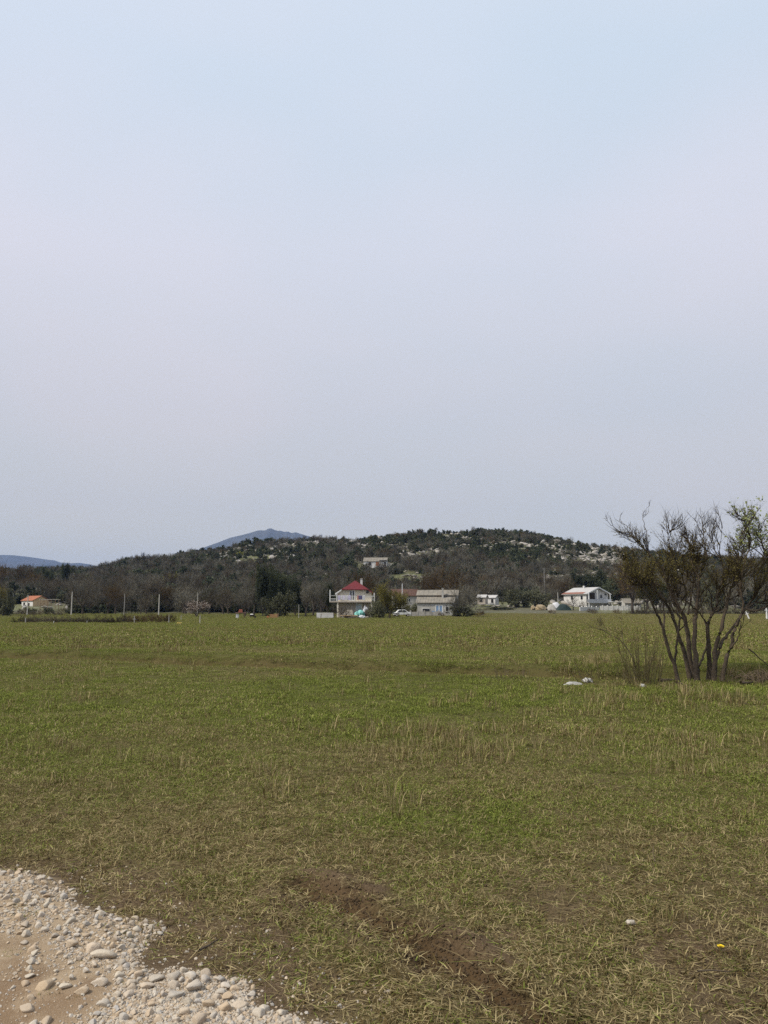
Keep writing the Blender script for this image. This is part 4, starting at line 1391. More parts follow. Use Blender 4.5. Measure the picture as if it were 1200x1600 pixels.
def brush_pile():
    rng = np.random.default_rng(71)
    c = gp(1193, 1070); z = gz(*c)
    root = empty('brush_pile', (c[0], c[1], z), 0, 'heap of thin cut branches at the right edge of the meadow', 'brush pile')
    g = Geo()
    for k in range(70):
        a = rng.uniform(0, 6.28); r = .35 * math.sqrt(rng.uniform())
        p = np.array([math.cos(a) * r * 1.2, math.sin(a) * r * .7, rng.uniform(0, .10)])
        t = np.linspace(0, 1, 7)[:, None]
        a2 = rng.uniform(0, 6.28); d = np.array([math.cos(a2), math.sin(a2), 0]) * rng.uniform(.25, .6)
        L = p + d * t + np.array([0, 0, 1]) * (4 * t * (1 - t)) * rng.uniform(.05, .26) + rng.normal(0, .008, (7, 3))
        V, Q = tube_arrays([L], [taper(7, rng.uniform(.004, .010), .003)], 4); g.add(V, Q)
    link('branches', g.mesh('branches', F_DEAD), parent=root)


brush_pile()


def crumpled(name, u, v, Y, sx, sy, sz, label, cat, mat, seed, rz=0.0, lift=.3):
    """crumpled film or paper: an uneven closed shell"""
    import bmesh
    rng = np.random.default_rng(seed)
    bm = bmesh.new(); bmesh.ops.create_icosphere(bm, subdivisions=3, radius=1)
    V = np.array([q.co[:] for q in bm.verts])
    o = rng.uniform(0, 50, 3)
    k = .55 + .8 * fbm(V[:, 0] * 1.0 + o[0] + V[:, 2], V[:, 1] + o[1] - V[:, 2], .55, 3, seed)
    V *= k[:, None]; V += rng.normal(0, .035, V.shape)
    V *= np.array([sx, sy, sz])
    V[:, 2] = np.maximum(V[:, 2], -sz * .25)
    for q, c_ in zip(bm.verts, V): q.co = c_
    me = bpy.data.meshes.new(name); bm.to_mesh(me); bm.free(); me.materials.append(mat)
    b = at(u, v, Y)
    return tag(link(name, me, loc=(b.x, Y, gz(b.x, Y) + sz * lift), rot=(0, 0, rz)), label, cat)


PLASTIC = plain('white_film', (.44, .43, .40), (.27, .26, .235), 9, .5, .0, spec=.5)
RAG = plain('pale_rag', (.50, .45, .38), (.30, .25, .20), 14, .9, .3)
crumpled('plastic_sheet', 896, 1064, 16.8, .21, .10, .05, 'crumpled white plastic sheet lying on the ditch edge', 'litter', PLASTIC, 3, .25)
crumpled('plastic_bag', 918, 1060, 17.2, .12, .10, .08, 'white plastic bag standing beside the crumpled sheet', 'litter', PLASTIC, 4, -.2)
crumpled('plastic_scrap', 1004, 1069, 16.2, .07, .06, .05, 'small white plastic scrap under the twiggy shrub', 'litter', PLASTIC, 5, .5)
crumpled('paper_scrap', 984, 1412, 4.13, .030, .018, .013, 'crumpled cream paper scrap in the foreground grass', 'litter', RAG, 8, .4, .5)


def dandelion():
    p = gp(1127, 1496); z = gz(*p)
    root = empty('yellow_flower', (p[0], p[1], z), 0, 'single yellow dandelion in the foreground grass', 'flower')
    MB().tube([(0, 0, 0), (.002, 0, .015), (0, .002, .030)], .0015, 5).build('stalk', plain('stalk_green', (.12, .16, .05)), root)
    V, F = [], []
    rng = np.random.default_rng(2)
    m = MB()
    for ring, (n, r, h) in enumerate(((18, .015, .031), (14, .011, .033), (9, .006, .035))):
        for k in range(n):
            a = 6.283 * (k + .5 * ring) / n
            c, s = math.cos(a), math.sin(a); w = .0026
            m.add([(-s * w * .5, c * w * .5, h - .004), (c * r - s * w, s * r + c * w, h), (c * r * 1.08, s * r * 1.08, h + .001), (c * r + s * w, s * r - c * w, h), (s * w * .5, -c * w * .5, h - .004)], [(0, 1, 2, 3, 4)])
    m.build('petals', plain('petal_yellow', (.80, .62, .02), (.75, .52, .015), 90, .6), root)


dandelion()

# ------------------------------------------------------------------ the village along the far edge of the meadow
M_CREAM = plain('cream_render', (.68, .63, .52), (.58, .53, .43), .9, .9, .1)
M_PINKISH = plain('pinkish_render', (.44, .385, .33), (.34, .30, .26), 1.2, .95, .2)
M_WHITE = plain('white_paint', (.70, .70, .69), (.62, .62, .61), 1.0, .8, .05)
M_WHITEWALL = plain('whitewash', (.66, .65, .63), (.50, .49, .47), .8, .9, .1)
M_OLDWALL = plain('old_whitewash', (.44, .43, .40), (.30, .29, .265), .7, .95, .2)
M_REDROOF = plain('red_sheet_roof', (.135, .010, .014), (.10, .008, .011), .8, .65, .0, spec=.4)
M_TERRA = plain('terracotta_tile', (.40, .155, .085), (.29, .11, .06), 1.4, .9, .1)
M_BROWNROOF = plain('brown_tile', (.115, .062, .045), (.08, .046, .036), 1.2, .9, .1)
M_GREYROOF = plain('cement_sheet', (.25, .225, .185), (.165, .15, .125), .9, .9, .1)
M_PALEROOF = plain('pale_sheet', (.44, .425, .41), (.36, .35, .34), .8, .7, .05)
M_TILE = plain('faded_tile', (.26, .115, .08), (.19, .085, .06), 1.2, .9, .1)
M_TAN = plain('tan_stone', (.66, .48, .28), (.52, .38, .22), 1.6, .95, .3)
M_STONE = plain('field_stone', (.40, .38, .345), (.27, .255, .23), 1.6, .95, .5)
M_GLASS = plain('dark_glass_and_shade', (.020, .022, .026), (.028, .030, .034), 1, .12, .0, spec=.6)  # window panes, and the painted shade of the grey house's opening
M_PALEGLASS = plain('pale_glass', (.30, .40, .46), (.22, .30, .35), 1.5, .2, .0, spec=.6)
M_DARK = plain('dark_wood_and_shade', (.055, .042, .032), (.035, .028, .022), 3, .9)  # also paints the shade inside the loggia and the lean-to shelter
M_WOOD = plain('weathered_wood', (.26, .18, .115), (.17, .12, .08), 3, .9)
M_BLUE = plain('blue_door', (.20, .30, .46), (.15, .24, .38), 2, .7)
M_ORANGE = plain('orange_shutter', (.45, .17, .075), (.36, .13, .06), 2, .8)
M_CONC = plain('concrete_post', (.44, .42, .38), (.33, .315, .285), 2.5, .95, .1)
M_CONCD = plain('grey_concrete_post', (.27, .26, .245), (.20, .195, .18), 2.5, .95, .1)
M_TURQ = plain('turquoise_tarp', (.20, .50, .46), (.15, .40, .37), 1.5, .6)
M_TARP = plain('dark_green_tarp', (.012, .026, .024), (.020, .036, .034), 1.2, .6)
M_BRICK = plain('brick_red', (.30, .10, .06), (.22, .075, .05), 4, .9)
M_YELLOW = plain('yellow_box', (.75, .58, .18), (.65, .48, .14), 3, .7)
M_PALLET = plain('pallet_orange', (.46, .26, .12), (.36, .20, .10), 3, .85)
M_HAY = plain('old_hay', (.34, .27, .17), (.24, .19, .12), 2.5, .95, .5)


class House:
    """a building laid out in metres from its front left ground corner; u, v measure it in the photograph"""
    def __init__(s, name, u, v, Y, rz, label, cat='house'):
        p = at(u, v, Y); s.k = Y * 1.008 / 1200; s.u, s.v = u, v
        s.r = empty(name, (p.x, Y, gz(p.x, Y) if v is None else p.z), rz, label, cat)

    def X(s, u): return (u - s.u) * s.k

    def Z(s, v): return (s.v - v) * s.k

    def box(s, name, mat, x0, x1, y0, y1, z0, z1, parent=None, bevel=0.0):
        return MB().box(x0, x1, y0, y1, z0, z1).build(name, mat, parent or s.r, bevel)

    def window(s, x0, x1, z0, z1, y=0.0, panes=2, frame=M_WHITE, glass=M_GLASS, name='window', bar=.07, sill=True):
        """frame proud of the wall face y, panes set back inside it"""
        m = MB()
        m.box(x0, x0 + bar, y - .05, y + .03, z0, z1).box(x1 - bar, x1, y - .05, y + .03, z0, z1)
        m.box(x0 + bar, x1 - bar, y - .05, y + .03, z1 - bar, z1).box(x0 + bar, x1 - bar, y - .05, y + .03, z0, z0 + bar)
        w = (x1 - x0 - 2 * bar - (panes - 1) * bar) / panes
        for k in range(1, panes):
            a = x0 + bar + k * w + (k - 1) * bar
            m.box(a, a + bar, y - .045, y + .03, z0 + bar, z1 - bar)
        f = m.build(name, frame, s.r)
        for k in range(panes):
            a = x0 + bar + k * (w + bar)
            MB().box(a, a + w, y - .012, y + .02, z0 + bar, z1 - bar).build('pane', glass, f)
        if sill and name == 'window':
            MB().box(x0 - .06, x1 + .06, y - .12, y - .051, z0 - .06, z0).build('sill', frame, f)
        return f

    def side_window(s, x, y0, y1, z0, z1, sgn=-1, frame=M_WHITE):
        """a window in the end wall at x"""
        f = MB().box(min(x, x + sgn * .05), max(x, x + sgn * .05), y0, y1, z0, z1).build('window', frame, s.r)
        a, b = sorted((x + sgn * .052, x + sgn * .07))
        MB().box(a, b, y0 + .07, y1 - .07, z0 + .07, z1 - .07).build('pane', M_GLASS, f)


def roof_sheet(h, name, mat, quad, thick, ribs=0, parent=None, rib_mat=None):
    """a sloping roof pane; ribs run from the eave (edge 0-1) to the ridge (edge 3-2)"""
    r = MB().slab(quad, thick).build(name, mat, parent or h.r)
    q = [np.array(p, float) for p in quad]
    nrm = unit(np.cross(q[1] - q[0], q[3] - q[0]))
    for k in range(ribs):
        t = (k + .5) / ribs
        a = q[0] + (q[1] - q[0]) * t + nrm * .012; b = q[3] + (q[2] - q[3]) * t + nrm * .012
        MB().tube([a, b], .03, 4).build('rib', rib_mat or mat, r)
    return r


def red_house():
    h = House('red_roofed_house', 551, 966.3, 145, 0.0, 'cream two storey house with a red roof and a balcony')
    xl, xr, cx, zr, ze, hw = -2.75, 3.55, .42, 7.1, 4.62, 3.72
    sl = (zr - ze) / hw
    zt = lambda x: zr - abs(x - cx) * sl - .14
    zc = 5.30
    xa, xb = cx - (zr - .14 - zc) / sl, cx + (zr - .14 - zc) / sl
    # ground floor and upper floor
    h.box('lower_wall', M_PINKISH, xl, xr, 0, 8.5, -.3, 3.0)  # ground floor wall darker and greyer than the upper floor
    MB().prism([(xl, 3.2), (xr, 3.2), (xr, zt(xr)), (xb, zc), (xa, zc), (xl, zt(xl))], 'y', 0.0, 8.5).build('upper_wall', M_CREAM, h.r)
    # half-hipped roof: two long panes, a small hip in front
    D0, D1, yh = -.55, 9.0, 1.5
    e = .12
    hx = (zr - zc - .12) / sl
    zq = zr - hx * sl
    L = [(cx - hw, D0, ze), (cx - hx, D0, zq), (cx, yh, zr), (cx, D1, zr), (cx - hw, D1, ze)]
    R_ = [(cx + hw, D0, ze), (cx + hx, D0, zq), (cx, yh, zr), (cx, D1, zr), (cx + hw, D1, ze)]
    def pane(P, nm):
        n = len(P); lo = [(x, y, z - e) for x, y, z in P]
        m = MB(); m.add(P + lo, [tuple(range(n)), tuple(range(2 * n - 1, n - 1, -1))] + [(i, (i + 1) % n, n + (i + 1) % n, n + i) for i in range(n)])
        return m.build(nm, M_REDROOF, h.r)
    rl, rr = pane(L, 'roof'), pane(R_, 'roof')
    pane([(cx - hx, D0 - .002, zq + .003), (cx + hx, D0 - .002, zq + .003), (cx, yh, zr + .006)], 'roof_hip')
    for sgn, par in ((-1, rl), (1, rr)):
        for k in range(9):
            y = 1.9 + k * .8
            MB().tube([(cx + sgn * hw, y, ze + .02), (cx + sgn * .06, y, zr + .01)], .03, 4).build('rib', M_REDROOF, par)
        # white verge board along the sloping gable edge
        MB().hexa([(cx + sgn * hw, D0 - .06, ze - .26), (cx + sgn * hx, D0 - .06, zq - .26), (cx + sgn * hx, D0 - .012, zq - .26), (cx + sgn * hw, D0 - .012, ze - .26)],
                  [(cx + sgn * hw, D0 - .06, ze + .01), (cx + sgn * hx, D0 - .06, zq + .01), (cx + sgn * hx, D0 - .012, zq + .01), (cx + sgn * hw, D0 - .012, ze + .01)]).build('verge_board', M_REDROOF if sgn > 0 else M_WHITE, par)
    MB().tube([(cx, yh, zr + .03), (cx, D1, zr + .03)], .07, 6).build('ridge_cap', M_REDROOF, rl)
    ch = MB().box(1.35, 1.75, 2.2, 2.6, 6.0, 7.45).build('chimney', M_WHITEWALL, h.r); MB().box(1.28, 1.82, 2.13, 2.67, 7.452, 7.56).build('chimney_cap', M_CONC, ch)
    # balcony across the whole front and round the left corner
    bl, brr, yb = -4.25, 4.1, -1.3
    slab = MB().box(bl, brr, yb, -.003, 3.0, 3.19).box(bl, xl - .003, .0, 4.0, 3.0, 3.19).build('balcony', M_CREAM, h.r)
    MB().box(bl - .02, brr + .02, yb - .05, yb - .003, 2.98, 3.17).build('balcony_edge', M_PINKISH, slab)
    for x in (bl + .06, -2.9, brr - .06):
        MB().box(x - .09, x + .09, yb, yb + .18, 3.192, 5.3 if x < -4 else (4.75 if x > 3 else 4.66)).build('balcony_post', M_WHITE, slab)
    for z in (3.62, 4.18):
        MB().box(bl + .16, -3.0, yb + .05, yb + .11, z, z + .07).build('rail', M_WHITE, slab)
    for k in range(6):
        x = bl + .3 + k * .16
        MB().box(x, x + .03, yb + .06, yb + .10, 3.192, 3.618).build('baluster', M_WHITE, slab)
    MB().box(-2.8, brr - .16, yb + .05, yb + .12, 4.1, 4.17).build('rail', M_WHITE, slab)
    for k in range(34):
        x = -2.72 + k * .195
        MB().box(x, x + .03, yb + .065, yb + .10, 3.192, 4.098).build('baluster', M_WHITE, slab)
    for x in (-2.75, 3.5):
        MB().box(x - .14, x + .14, yb + .1, yb + .38, -.3, 2.998).build('pillar', M_CREAM, h.r)
    h.window(h.X(545.6), h.X(554.4), 3.25, 5.25, 0.0, 2, name='balcony_door', bar=.17)
    h.window(h.X(571.6), h.X(575.4), 4.72, 5.22, 0.0, 1, frame=M_DARK, bar=.04)
    h.window(h.X(555.8), h.X(565.5), 1.0, 2.75, 0.0, 3, glass=M_PALEGLASS, bar=.14)
    # left end wall
    h.side_window(xl, 2.0, 3.0, 3.9, 5.0)
    return h


RH = red_house()


def washing():
    """laundry over the balcony rail, each piece its own"""
    rng = np.random.default_rng(12)
    base = RH.r.location
    items = [(529.0, 532.4, M_LILAC, 'lilac cloth hung at the left end of the balcony rail'), (532.8, 535.6, M_SHEET, 'small white cloth hung second on the balcony rail'), (536.0, 539.6, M_LILAC2, 'pale violet sheet hung third on the balcony rail'),
             (540.0, 543.6, M_SHEET, 'white sheet hung in the middle of the laundry row'), (544.0, 548.6, M_LILAC, 'wide lilac sheet hung just before the balcony door'),
             (558.6, 560.0, M_REDCLOTH, 'narrow red cloth hung on the rail right of the balcony door'), (560.3, 566.0, M_BLUECLOTH, 'dark blue towel hung on the rail right of the balcony door'),
             (566.4, 570.0, M_SHEET, 'white cloth hung right of the dark blue towel')]
    for u0, u1, mat, lab in items:
        x0, x1 = RH.X(u0), RH.X(u1); n = 9
        zb = 3.35 + rng.uniform(0, .2); zt_ = 4.22
        V, F = [], []
        for i in range(n):
            x = x0 + (x1 - x0) * i / (n - 1)
            w = .03 * math.sin(i * 1.9 + u0)
            for (y, z) in ((-1.14, zb + .15), (-1.14, zt_ - .02), (-1.21, zt_ + .005), (-1.29, zt_ - .03), (-1.31 + w * .5, (zt_ + zb) / 2), (-1.32 + w, zb)):
                V.append((x, y, z))
        for i in range(n - 1):
            for j in range(5): F.append((i * 6 + j, i * 6 + 6 + j, i * 6 + 7 + j, i * 6 + 1 + j))
        me = bpy.data.meshes.new('laundry'); me.from_pydata(V, [], F); me.materials.append(mat)
        o = link('laundry', me, loc=base); sm = o.modifiers.new('thickness', 'SOLIDIFY'); sm.thickness = .008
        tag(o, lab, 'laundry', 'laundry on the balcony rail')


M_LILAC = plain('lilac_cloth', (.50, .47, .60), (.42, .39, .51), 3, .9)
M_LILAC2 = plain('violet_cloth', (.58, .55, .64), (.50, .47, .56), 3, .9)
M_SHEET = plain('white_cloth', (.58, .58, .60), (.46, .46, .48), 3, .9)
M_REDCLOTH = plain('red_cloth', (.45, .09, .07), (.38, .07, .06), 3, .9)
M_BLUECLOTH = plain('blue_cloth', (.07, .07, .15), (.12, .11, .20), 3, .9)
washing()


def grey_house():
    h = House('grey_roofed_house', 680, 962.0, 175, math.radians(-9), 'old whitewashed house with stepped grey roofs')
    h.r.location.z = gz(h.r.location.x, 175) - .05
    x0, x1 = -4.3, 4.2
    # upper block behind, lean-to in front
    MB().prism([(3.0, -.3), (7.6, -.3), (7.6, 4.75), (5.3, 5.75), (3.0, 4.75)], 'x', x0, x1 + .6).build('upper_wall', M_OLDWALL, h.r)
    MB().prism([(0, -.3), (2.997, -.3), (2.997, 4.25), (0, 2.95)], 'x', x0 + .25, x1).build('wall', M_OLDWALL, h.r)
    roof_sheet(h, 'roof', M_GREYROOF, [(x0 - .3, 2.55, 4.72), (x1 + .9, 2.55, 4.72), (x1 + .9, 5.3, 5.95), (x0 - .3, 5.3, 5.95)], .12, 9)
    roof_sheet(h, 'roof', M_GREYROOF, [(x1 + .9, 8.0, 4.72), (x0 - .3, 8.0, 4.72), (x0 - .3, 5.303, 5.95), (x1 + .9, 5.303, 5.95)], .12, 0)
    roof_sheet(h, 'lean_to_roof', M_GREYROOF, [(x0 - .1, -.35, 2.98), (x1 + .2, -.35, 2.98), (x1 + .2, 2.99, 4.42), (x0 - .1, 2.99, 4.42)], .12, 14)
    h.box('lintel_band', M_BRICK, -.3, 1.6, 2.94, 2.985, 4.46, 4.66)
    ch = h.box('chimney', M_OLDWALL, 1.35, 1.75, 2.0, 2.4, 3.9, 6.15); MB().box(1.28, 1.82, 1.93, 2.47, 6.152, 6.26).build('chimney_cap', M_CONC, ch)
    h.window(.05, 1.75, .1, 2.45, 0.0, 2, name='door', frame=M_WHITE, glass=M_BLUE, bar=.18)
    h.box('blue_panel', M_BLUE, -.95, .02, -.06, -.003, .0, 1.1)
    g = h.box('opening_frame', M_WHITEWALL, -3.0, -1.15, -.10, -.003, .75, 1.75); MB().box(-2.85, -1.25, -.13, -.102, .95, 1.6).build('opening', M_GLASS, g)  # solid dark panel: shade of the unlit opening put into its colour
    h.side_window(x0 + .25, .9, 1.8, 1.0, 2.6, -1)
    h.side_window(x0, 4.4, 5.4, 2.6, 3.8, -1)
    h.window(2.3, 3.1, 1.0, 2.1, 0.0, 1)


grey_house()


def white_house():
    h = House('white_house', 934, 957.2, 240, math.radians(27), 'white two storey house with a gabled front and a loggia')
    hw, ze, zr, L = 4.4, 5.9, 7.75, 10.5
    MB().prism([(-hw, -.5), (hw, -.5), (hw, ze), (0, zr - .15), (-hw, ze)], 'y', 0.0, L).build('wall', M_WHITEWALL, h.r)
    rl = roof_sheet(h, 'roof', M_PALEROOF, [(-hw - .6, L + .4, ze - .1), (-hw - .6, -.9, ze - .1), (0, -.9, zr + .12), (0, L + .4, zr + .12)], .16, 0)
    rr = roof_sheet(h, 'roof', M_PALEROOF, [(hw + .6, -.9, ze - .1), (hw + .6, L + .4, ze - .1), (0.003, L + .4, zr + .12), (0.003, -.9, zr + .12)], .16, 0)
    # tiled lower strip of the left pane
    q0, q1 = np.array((-hw - .62, 0, ze - .08)), np.array((0, 0, zr + .14)); s = q0 + (q1 - q0) * .24
    st = MB().slab([(q0[0], L + .42, q0[2] + .03), (q0[0], .8, q0[2] + .03), (s[0], .8, s[2] + .03), (s[0], L + .42, s[2] + .03)], .05).build('tiled_strip', M_TILE, rl)
    for sgn in (-1, 1):
        MB().hexa([(sgn * (hw + .6), -.96, ze - .42), (0, -.96, zr - .20), (0, -.905, zr - .20), (sgn * (hw + .6), -.905, ze - .42)],
                  [(sgn * (hw + .6), -.96, ze - .08), (0, -.96, zr + .14), (0, -.905, zr + .14), (sgn * (hw + .6), -.905, ze - .08)]).build('verge_board', M_WHITE, rl if sgn < 0 else rr)
    # loggia recess: flat dark panel with its shade painted in; balcony
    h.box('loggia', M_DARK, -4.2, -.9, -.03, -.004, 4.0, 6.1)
    h.box('loggia_door', M_WHITE, -3.9, -3.1, -.05, -.032, 3.9, 5.6)
    b = h.box('balcony', M_PALEROOF, -hw - .1, hw + .1, -1.2, -.004, 2.95, 3.12)
    MB().box(-hw - .1, hw + .1, -1.26, -1.202, 2.9, 4.1).build('balcony_front', plain('grey_balustrade', (.52, .53, .56), (.45, .46, .48), 1, .8), b)
    for x in (-4.3, -.85, 4.3):
        MB().box(x - .12, x + .12, -1.19, -.95, 4.0 if x != -.85 else 4.102, 6.0 if x != -.85 else 6.9).build('post', M_WHITE, b)
    for x in (-4.3, 4.3):
        MB().box(x - .12, x + .12, -1.19, -.95, -.5, 2.948).build('pillar', M_WHITE, h.r)
    h.window(.9, 2.1, 4.35, 5.6, 0.0, 2, frame=M_WHITE, bar=.1)
    h.window(2.9, 3.9, 5.2, 6.0, 0.0, 1, frame=M_WHITE, bar=.08)
    for x0, x1, z0, z1 in ((-3.7, -2.5, .5, 2.2), (-1.4, .1, .9, 2.3), (1.6, 3.0, .8, 2.2)):
        h.window(x0, x1, z0, z1, 0.0, 2, frame=M_WHITE, bar=.1)
    for y0, z0 in ((1.5, 4.0), (6.0, 4.0), (2.5, 1.0), (6.5, 1.0)):
        h.side_window(-hw, y0, y0 + 1.1, z0, z0 + 1.3, -1)
    # outside stair on the right
    st = MB()
    for k in range(10):
        st.box(hw + .1, hw + 1.2, .2 + k * .32, .52 + k * .32 + .0, k * .3 - .3, k * .3)
    st.build('stair', M_WHITEWALL, h.r)
    ch = h.box('chimney', M_WHITEWALL, -.8, -.3, 5.0, 5.5, 7.0, 8.4)


white_house()


def small_house(name, u, v, Y, rz, w, d, ze, zr, wall, roof, label, ridge='x', gable=None, openings=(), ribs=8, cat='house', over=.3):
    """single storey, ridge along its length (x)"""
    h = House(name, u, v, Y, rz, label, cat)
    a = w / 2
    MB().prism([(0, -.6), (d, -.6), (d, ze), (d / 2, zr - .1), (0, ze)], 'x', -a, a).build('wall', wall, h.r)
    roof_sheet(h, 'roof', roof, [(-a - over, -over, ze - .08), (a + over, -over, ze - .08), (a + over, d / 2, zr + .08), (-a - over, d / 2, zr + .08)], .12, ribs)
    roof_sheet(h, 'roof', roof, [(a + over, d + over, ze - .08), (-a - over, d + over, ze - .08), (-a - over, d / 2 + .003, zr + .08), (a + over, d / 2 + .003, zr + .08)], .12, 0)
    if gable:
        MB().prism([(.0, -.55), (d, -.55), (d, ze - .02), (d / 2, zr - .12), (0, ze - .02)], 'x', a + .003, a + .03).build('gable_facing', gable, h.r)
    for (k, x0, x1, z0, z1) in openings:
        if k == 'dark': h.window(x0, x1, z0, z1, 0.0, 1, frame=M_DARK, bar=.05)
        elif k == 'shutter': 
            f = h.box('shutter', M_ORANGE, x0, (x0 + x1) / 2 - .02, -.06, -.003, z0, z1); h.box('shutter', M_ORANGE, (x0 + x1) / 2 + .02, x1, -.06, -.003, z0, z1)
        elif k == 'door': h.box('door', M_DARK, x0, x1, -.05, -.003, z0, z1)
        else: h.window(x0, x1, z0, z1, 0.0, 2)
    return h


small_house('tan_house', 42, 951, 250, math.radians(-38), 7.2, 5.4, 2.7, 4.1, M_WHITEWALL, M_TERRA, 'small tan house with a terracotta roof behind the concrete posts', gable=M_TAN,
            openings=(('dark', -2.4, -1.4, .8, 2.0), ('door', .6, 1.6, -.4, 1.8)))
uh = small_house('hill_house', 586, 896.5, 372, math.radians(-6), 11.2, 6.0, 2.75, 4.6, M_WHITEWALL, M_GREYROOF, 'old stone house with orange shutters standing on the hillside',
                 openings=(('dark', -3.1, -1.9, .9, 2.2), ('shutter', .4, 2.0, .5, 2.4), ('door', 4.4, 5.3, -.3, 2.2)))
uh.r.location.z = gz(uh.r.location.x, 372 + 2) + .3
MB().box(2.0, 5.9, -.9, 1.6, 4.62 - 1.5, 4.62 - 1.35).build('pale_roof_patch', M_PALEROOF, uh.r)
MB().box(5.9, 11.5, .5, 1.1, -1.5, 1.7).build('annex_wall', M_STONE, uh.r)
small_house('brown_roofed_house', 634, 946, 208, math.radians(4), 7.0, 6.0, 2.7, 4.4, M_OLDWALL, M_BROWNROOF, 'low house with a brown tiled roof behind the olive tree', openings=(('win', .2, 1.3, .9, 1.9), ('dark', -2.2, -1.2, .8, 1.9)), ribs=12)
small_house('hut', 752, 941, 240, math.radians(-25), 2.6, 2.6, 1.6, 2.3, M_PINKISH, M_PALEROOF, 'pinkish hut with a pale roof, left of the two on the slope', openings=(('dark', -.5, .4, .2, 1.2),), ribs=0, cat='hut')
small_house('hut', 767, 942, 243, math.radians(-35), 3.0, 2.6, 1.7, 2.4, M_WHITEWALL, M_PALEROOF, 'white hut with a sheet roof, right of the two on the slope', openings=(('dark', .1, .9, .2, 1.2),), ribs=0, cat='hut')
small_house('outbuilding', 990, 957.5, 236, math.radians(8), 5.2, 4.2, 3.0, 4.3, M_OLDWALL, M_GREYROOF, 'pale outbuilding half hidden beside the multi stemmed tree', openings=(('dark', .4, 1.6, 1.6, 2.6), ('door', -1.8, -.8, -.3, 1.8)), ribs=6, cat='outbuilding')
small_house('far_house', 172, 951, 285, math.radians(-10), 5.0, 4.0, 2.6, 3.6, M_WHITEWALL, M_GREYROOF, 'pale house almost hidden among the leafless trees', openings=(('dark', -1.4, -.4, .6, 2.0), ('door', .6, 1.5, -.3, 2.0)), ribs=0)


def carport():
    h = House('carport', 965, 958, 238, math.radians(8), 'open carport with a flat white roof right of the white house', 'carport')
    h.box('roof', M_WHITE, -1.9, 1.9, -.3, 4.0, 3.35, 3.5)
    for x in (-1.75, 1.65):
        for y in (-.15, 3.7): h.box('post', M_CONC, x, x + .12, y, y + .12, -.3, 3.348)


carport()


def wall_run(name, pts, Y0, Y1, h, t, mat, label, posts=0, post_mat=None, cat='wall', post_h=.25):
    """a low straight wall between two spots, with its own foundations"""
    p0, p1 = at(pts[0], 955, Y0), at(pts[1], 955, Y1)
    dx, dy = p1.x - p0.x, p1.y - p0.y; L = math.hypot(dx, dy)
    z = min(gz(p0.x, p0.y), gz(p1.x, p1.y))
    r = empty(name, (p0.x, p0.y, z), math.atan2(dy, dx), label, cat)
    m = MB(); n = max(4, int(L / .8))
    rng = np.random.default_rng(int(pts[0]))
    for k in range(n):
        a, b = L * k / n, L * (k + 1) / n
        m.box(a, b - .002, -t / 2, t / 2, -.3, h * (1 + (rng.uniform(-.10, .06) if mat is M_STONE else 0)))
    m.build('masonry', mat, r)
    for k in range(posts):
        x = L * (k + .5) / posts
        MB().box(x - .13, x + .13, -t / 2 - .05, t / 2 + .05, -.3, h + post_h).build('post', post_mat or mat, r)
    return r


wall_run('garden_wall', (636, 690), 169, 169, .95, .35, M_STONE, 'low grey stone wall in front of the grey roofed house', 5)
wall_run('garden_wall', (906, 936), 222, 226, 1.15, .25, M_WHITEWALL, 'white garden wall in front of the white house', 4)
wall_run('garden_wall', (938, 1000), 226, 226, 1.3, .25, M_WHITEWALL, 'long white garden wall between the white house and the outbuilding', 8)
wall_run('garden_wall', (495, 521), 139.5, 139.5, .95, .5, M_WHITEWALL, 'low white wall left of the red roofed house')
wall_run('dry_stone_wall', (616, 652), 322, 318, 1.1, .8, M_STONE, 'pale dry stone wall below the green clearing on the hill')


def post(u, vb, vt, Y, w, mat, label, group, cat='post', arm=0):
    p = at(u, vt, Y); z = gz(p.x, Y)
    r = empty('concrete_post', (p.x, Y, z), random.uniform(-.3, .3), label, cat, group)
    H = p.z - z
    MB().hexa([(-w, -w, -.3), (w, -w, -.3), (w, w, -.3), (-w, w, -.3)], [(-w * .7, -w * .7, H), (w * .7, -w * .7, H), (w * .7, w * .7, H), (-w * .7, w * .7, H)]).build('shaft', mat, r)
    MB().box(-w * .8, w * .8, -w * .8, w * .8, H + .002, H + .06).build('cap', mat, r)
    if arm:
        MB().box(-arm, arm, -w * .5, w * .5, H - .35, H - .27).build('crossarm', mat, r)
    return r


G_P = 'tall concrete posts along the left field edge'
for u, vt, Y, w, mt, lab in ((21, 928, 186, .07, M_CONCD, 'slim grey concrete post left of the tan house'), (44, 930, 184, .10, M_CONC, 'pale concrete post in front of the tan house'),
                             (113, 925, 186, .11, M_CONC, 'bright concrete post standing alone right of the tan house'), (195, 928, 184, .08, M_CONCD, 'thin grey concrete post before the leafless wood'),
                             (221, 930, 190, .07, M_DARK, 'dark slim concrete post beside the brightest one'), (249, 929, 178, .11, M_CONC, 'bright concrete post above the red brown bramble hedge'),
                             (309, 926, 170, .09, M_CONC, 'concrete post in front of the blossoming tree')):
    post(u, 965, vt, Y, w, mt, lab, G_P)
post(628.5, 960, 912, 198, .12, M_WHITE, 'slim white pole in front of the brown roofed house', None, 'pole')
post(871.5, 957, 926, 232, .12, M_CONC, 'pale pole behind the dark green tarp', None, 'pole')
post(467, 973, 945, 137, .05, M_CONC, 'thin pale pole at the field edge left of the red roofed house', None, 'pole')
post(850, 957, 888, 262, .12, M_CONCD, 'grey utility pole among the trees above the hay pile', None, 'pole', .6)
G_S = 'short stakes along the left field edge'
